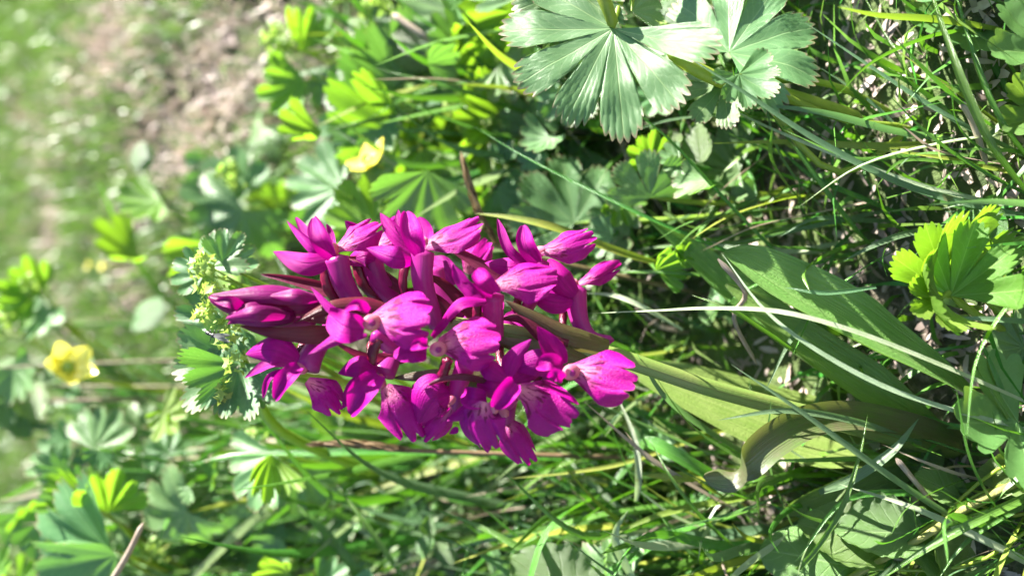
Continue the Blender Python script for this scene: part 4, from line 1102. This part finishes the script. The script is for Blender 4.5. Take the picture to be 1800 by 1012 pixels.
hero([(1615, 735, 158), (1570, 790, 157), (1500, 840, 159), (1440, 865, 166)], 18, 'grass_blue', 'short wide grass blade shining at the foot of the orchid')
hero([(330, 818, 205), (420, 798, 203), (560, 795, 202), (700, 792, 203), (900, 800, 210), (1100, 810, 220)], 14, 'grass', 'long level green grass blade under the flowers')
hero([(1082, 690, 182), (1115, 770, 180), (1122, 840, 180), (1118, 880, 184)], 13, 'grass_pale', 'short whitish grass blade hanging below the lowest flower')
hero([(900, 840, 188), (1000, 830, 186), (1100, 812, 186), (1240, 765, 190), (1330, 740, 196)], 9, 'grass_yellow', 'orange tinged grass blade lying in the low grass')
hero([(1105, 895, 180), (1082, 930, 178), (1085, 965, 178), (1120, 1030, 182)], 18, 'grass_pale', 'pale curled grass blade by the pale oval leaf', twist=.8)
hero([(520, 885, 215), (580, 945, 212), (650, 1030, 212)], 18, 'grass', 'broad green grass blade rising from the shaded hollow')
hero([(590, 850, 205), (650, 930, 202), (720, 1030, 204)], 10, 'grass', 'narrow green grass blade next to the shaded hollow')
hero([(835, 375, 184), (900, 383, 182), (980, 402, 181), (1080, 440, 184), (1180, 470, 190)], 16, 'grass_yellow', 'yellow green grass blade lying just above the top flowers')
hero([(1130, 770, 176), (1180, 795, 174), (1240, 830, 176), (1300, 860, 182)], 26, 'grass', 'short blunt green leaf blade beside the curled orchid leaf', kind='sheath')
hero([(1130, 835, 178), (1200, 838, 176), (1300, 832, 180)], 20, 'grass_yellow', 'short yellow green grass blade under the blunt one')
hero([(1140, 770, 172), (1180, 840, 170), (1230, 905, 172), (1290, 960, 178)], 8, 'grass', 'thin grass stem slanting past the curled orchid leaf tip')
hero([(1380, 505, 150), (1450, 515, 150), (1540, 505, 153), (1640, 490, 160)][0:3], 9, 'grass_blue', 'thin dark grass blade lying on the broad orchid leaf')
hero([(1215, 518, 153), (1280, 542, 152), (1340, 580, 156), (1400, 620, 162)], 10, 'grass', 'dark pointed grass blade crossing the upper orchid leaf')
hero([(1480, 460, 165), (1540, 430, 163), (1600, 410, 164), (1700, 395, 168)], 12, 'grass_blue', 'blue green grass blade above the cupped leaf base')
hero([(1640, 560, 152), (1720, 560, 150), (1800, 565, 150), (1900, 570, 154)], 11, 'grass_blue', 'straight grass blade under the cupped leaf')
hero([(1720, 590, 158), (1745, 650, 155), (1775, 730, 156), (1800, 800, 160)], 14, 'grass', 'upright green grass blade at the edge of the broad orchid leaf')
hero([(1715, 645, 153), (1750, 700, 152), (1790, 760, 154), (1850, 820, 158)], 9, 'grass', 'green grass blade with a withered tip beside the crinkled leaf')
hero([(1030, 515, 185), (1080, 520, 183), (1130, 540, 182), (1200, 580, 186)], 10, 'grass_pale', 'pale looped grass blade beside the lowest hanging spur')
hero([(1030, 480, 186), (1150, 478, 182), (1280, 488, 182), (1400, 505, 186)], 9, 'grass', 'level dark green grass blade behind the lone lip')

# random blades in tufts: each tuft a thing, its blades parts
BL = []
for i in range(14):
    r = np.random.default_rng(400 + i)
    ln = r.uniform(.5, 1.2); x = ln * .5
    pts = [(0, 0, 0), (x * .2, 0, .34), (x * .55, r.normal(0, .03), .68), (x * 1.05, r.normal(0, .06), 1.0 - .2 * x)]
    m = ('grass', 'grass', 'grass_blue', 'grass', 'grass_blue', 'grass', 'grass_yellow', 'grass', 'grass', 'grass_pale', 'grass', 'grass_blue', 'grass', 'dry')[i]
    BL.append(mesh_np('grass_blade', *strip(pts, .012 + .008 * r.random(), 'blade', (-.6, 0, 1), .7, 16, 3, r.normal(0, .8)), m))

def tufts(n, place, seed, label, group, ln=(.05, .10), nb=(5, 10)):
    r = np.random.default_rng(seed)
    for i in range(n):
        b = place(r)
        t = thing('grass_tuft', b, label, 'grass', group)
        for k in range(r.integers(*nb)):
            a = r.uniform(0, 6.28); s = r.uniform(*ln)
            m = Matrix.Translation(Vector((r.normal(0, .003), r.normal(0, .003), -.001))) @ Matrix.Rotation(a, 4, 'Z') @ Matrix.Rotation(r.normal(.1, .25), 4, 'Y') @ Matrix.Diagonal((s * r.uniform(.5, 1.1), s, s, 1))
            link('grass_blade', BL[r.integers(0, len(BL))], t, mat4=m)

def zone_ground(x0, x1, y0, y1):
    def f(r):
        g = ground_at(r.uniform(x0, x1), r.uniform(y0, y1)); return g
    return f
tufts(12, zone_ground(1250, 1900, -60, 470), 71, 'tuft of thin green grass over the litter beside the grey lobed leaves', 'tufts over the litter', (.03, .055), (3, 7))
tufts(30, zone_ground(1000, 1500, 820, 1100), 72, 'tuft of thin green grass in the shade below the curled orchid leaf', 'tufts below the curled leaf', (.035, .075), (7, 12))
tufts(26, zone_ground(900, 1250, 560, 1020), 73, 'tuft of fine green grass in the shade behind the orchid stem', 'tufts behind the stem', (.03, .06), (6, 11))
tufts(10, zone_ground(1500, 1900, 820, 1080), 74, 'small tuft of grass among the creeping leaves', 'tufts by the creeping stem', (.02, .05), (4, 8))

def zone_air(x0, x1, y0, y1, d0, d1):
    def f(r):
        return below(P(r.uniform(x0, x1), r.uniform(y0, y1), r.uniform(d0, d1)))
    return f
tufts(30, zone_ground(620, 1050, 700, 1080), 75, 'tall tuft of green grass in the shade under the flowers', 'tall tufts under the flowers', (.05, .11), (5, 9))
tufts(24, zone_ground(350, 700, 680, 1080), 76, 'tall blurred tuft of green grass around the dry stalks', 'tall tufts by the dry stalks', (.06, .12), (5, 9))
tufts(14, zone_ground(800, 1150, 0, 420), 77, 'blurred tuft of green grass between the lime green leaves', 'tufts between the lime green leaves', (.04, .08), (4, 8))

r_ = np.random.default_rng(88)
for i in range(9):
    x = r_.uniform(60, 330); y = r_.uniform(640, 1000); d = r_.uniform(235, 300)
    top = P(x - r_.uniform(60, 200), y + r_.normal(0, 25), d)
    b = below(P(x, y, d))
    g = tube([b, (b + top) / 2 + r_.normal(0, .003, 3), top], .0006, .0004, 12, 6)
    tag(put('dry_stalk', g, 'dry', None, b), 'thin upright dry stalk blurred among the low leaves', 'stalk', 'thin dry stalks in the low growth')

# a small fly on the flower head behind the buds
plant_mat('fly', (0.012, 0.011, 0.012), (0.03, 0.026, 0.022), (0.02, 0.02, 0.02), 0.02, 0.3, 0.5, None)
plant_mat('fly_wing', (0.20, 0.20, 0.20), (0.28, 0.27, 0.26), (0.3, 0.3, 0.3), 0.5, 0.2, 0.6, None)
fb = P(378, 590, 163)
fl = thing('fly', fb, 'small dark fly resting on the yellow green flower head', 'fly')
put('body', tube([P(362, 583, 163), P(372, 588, 162), P(384, 592, 162), P(396, 594, 163)], mm(5, 163), mm(5, 163), 20, 10,
    bulge=lambda v: np.interp(v, (0, .08, .2, .27, .45, .55, .8, 1), (.4, .8, .8, .35, 1.05, .5, .95, .2))), 'fly', fl)
for sg in (-1, 1):
    put('wing', strip([P(376, 589, 161.4), P(390, 592 + 3 * sg, 161), P(404, 595 + 6 * sg, 161.5)], mm(4, 163), 'petal', -AX_D, .3, 10, 5), 'fly_wing', fl)
    for k in (0, 1, 2):
        put('leg', tube([P(372 + 5 * k, 589, 162.6), P(370 + 7 * k, 589 + 8 * sg, 162.2), P(368 + 9 * k, 590 + 12 * sg, 164)], mm(.9, 163), mm(.6, 163), 8, 5), 'fly', fl)
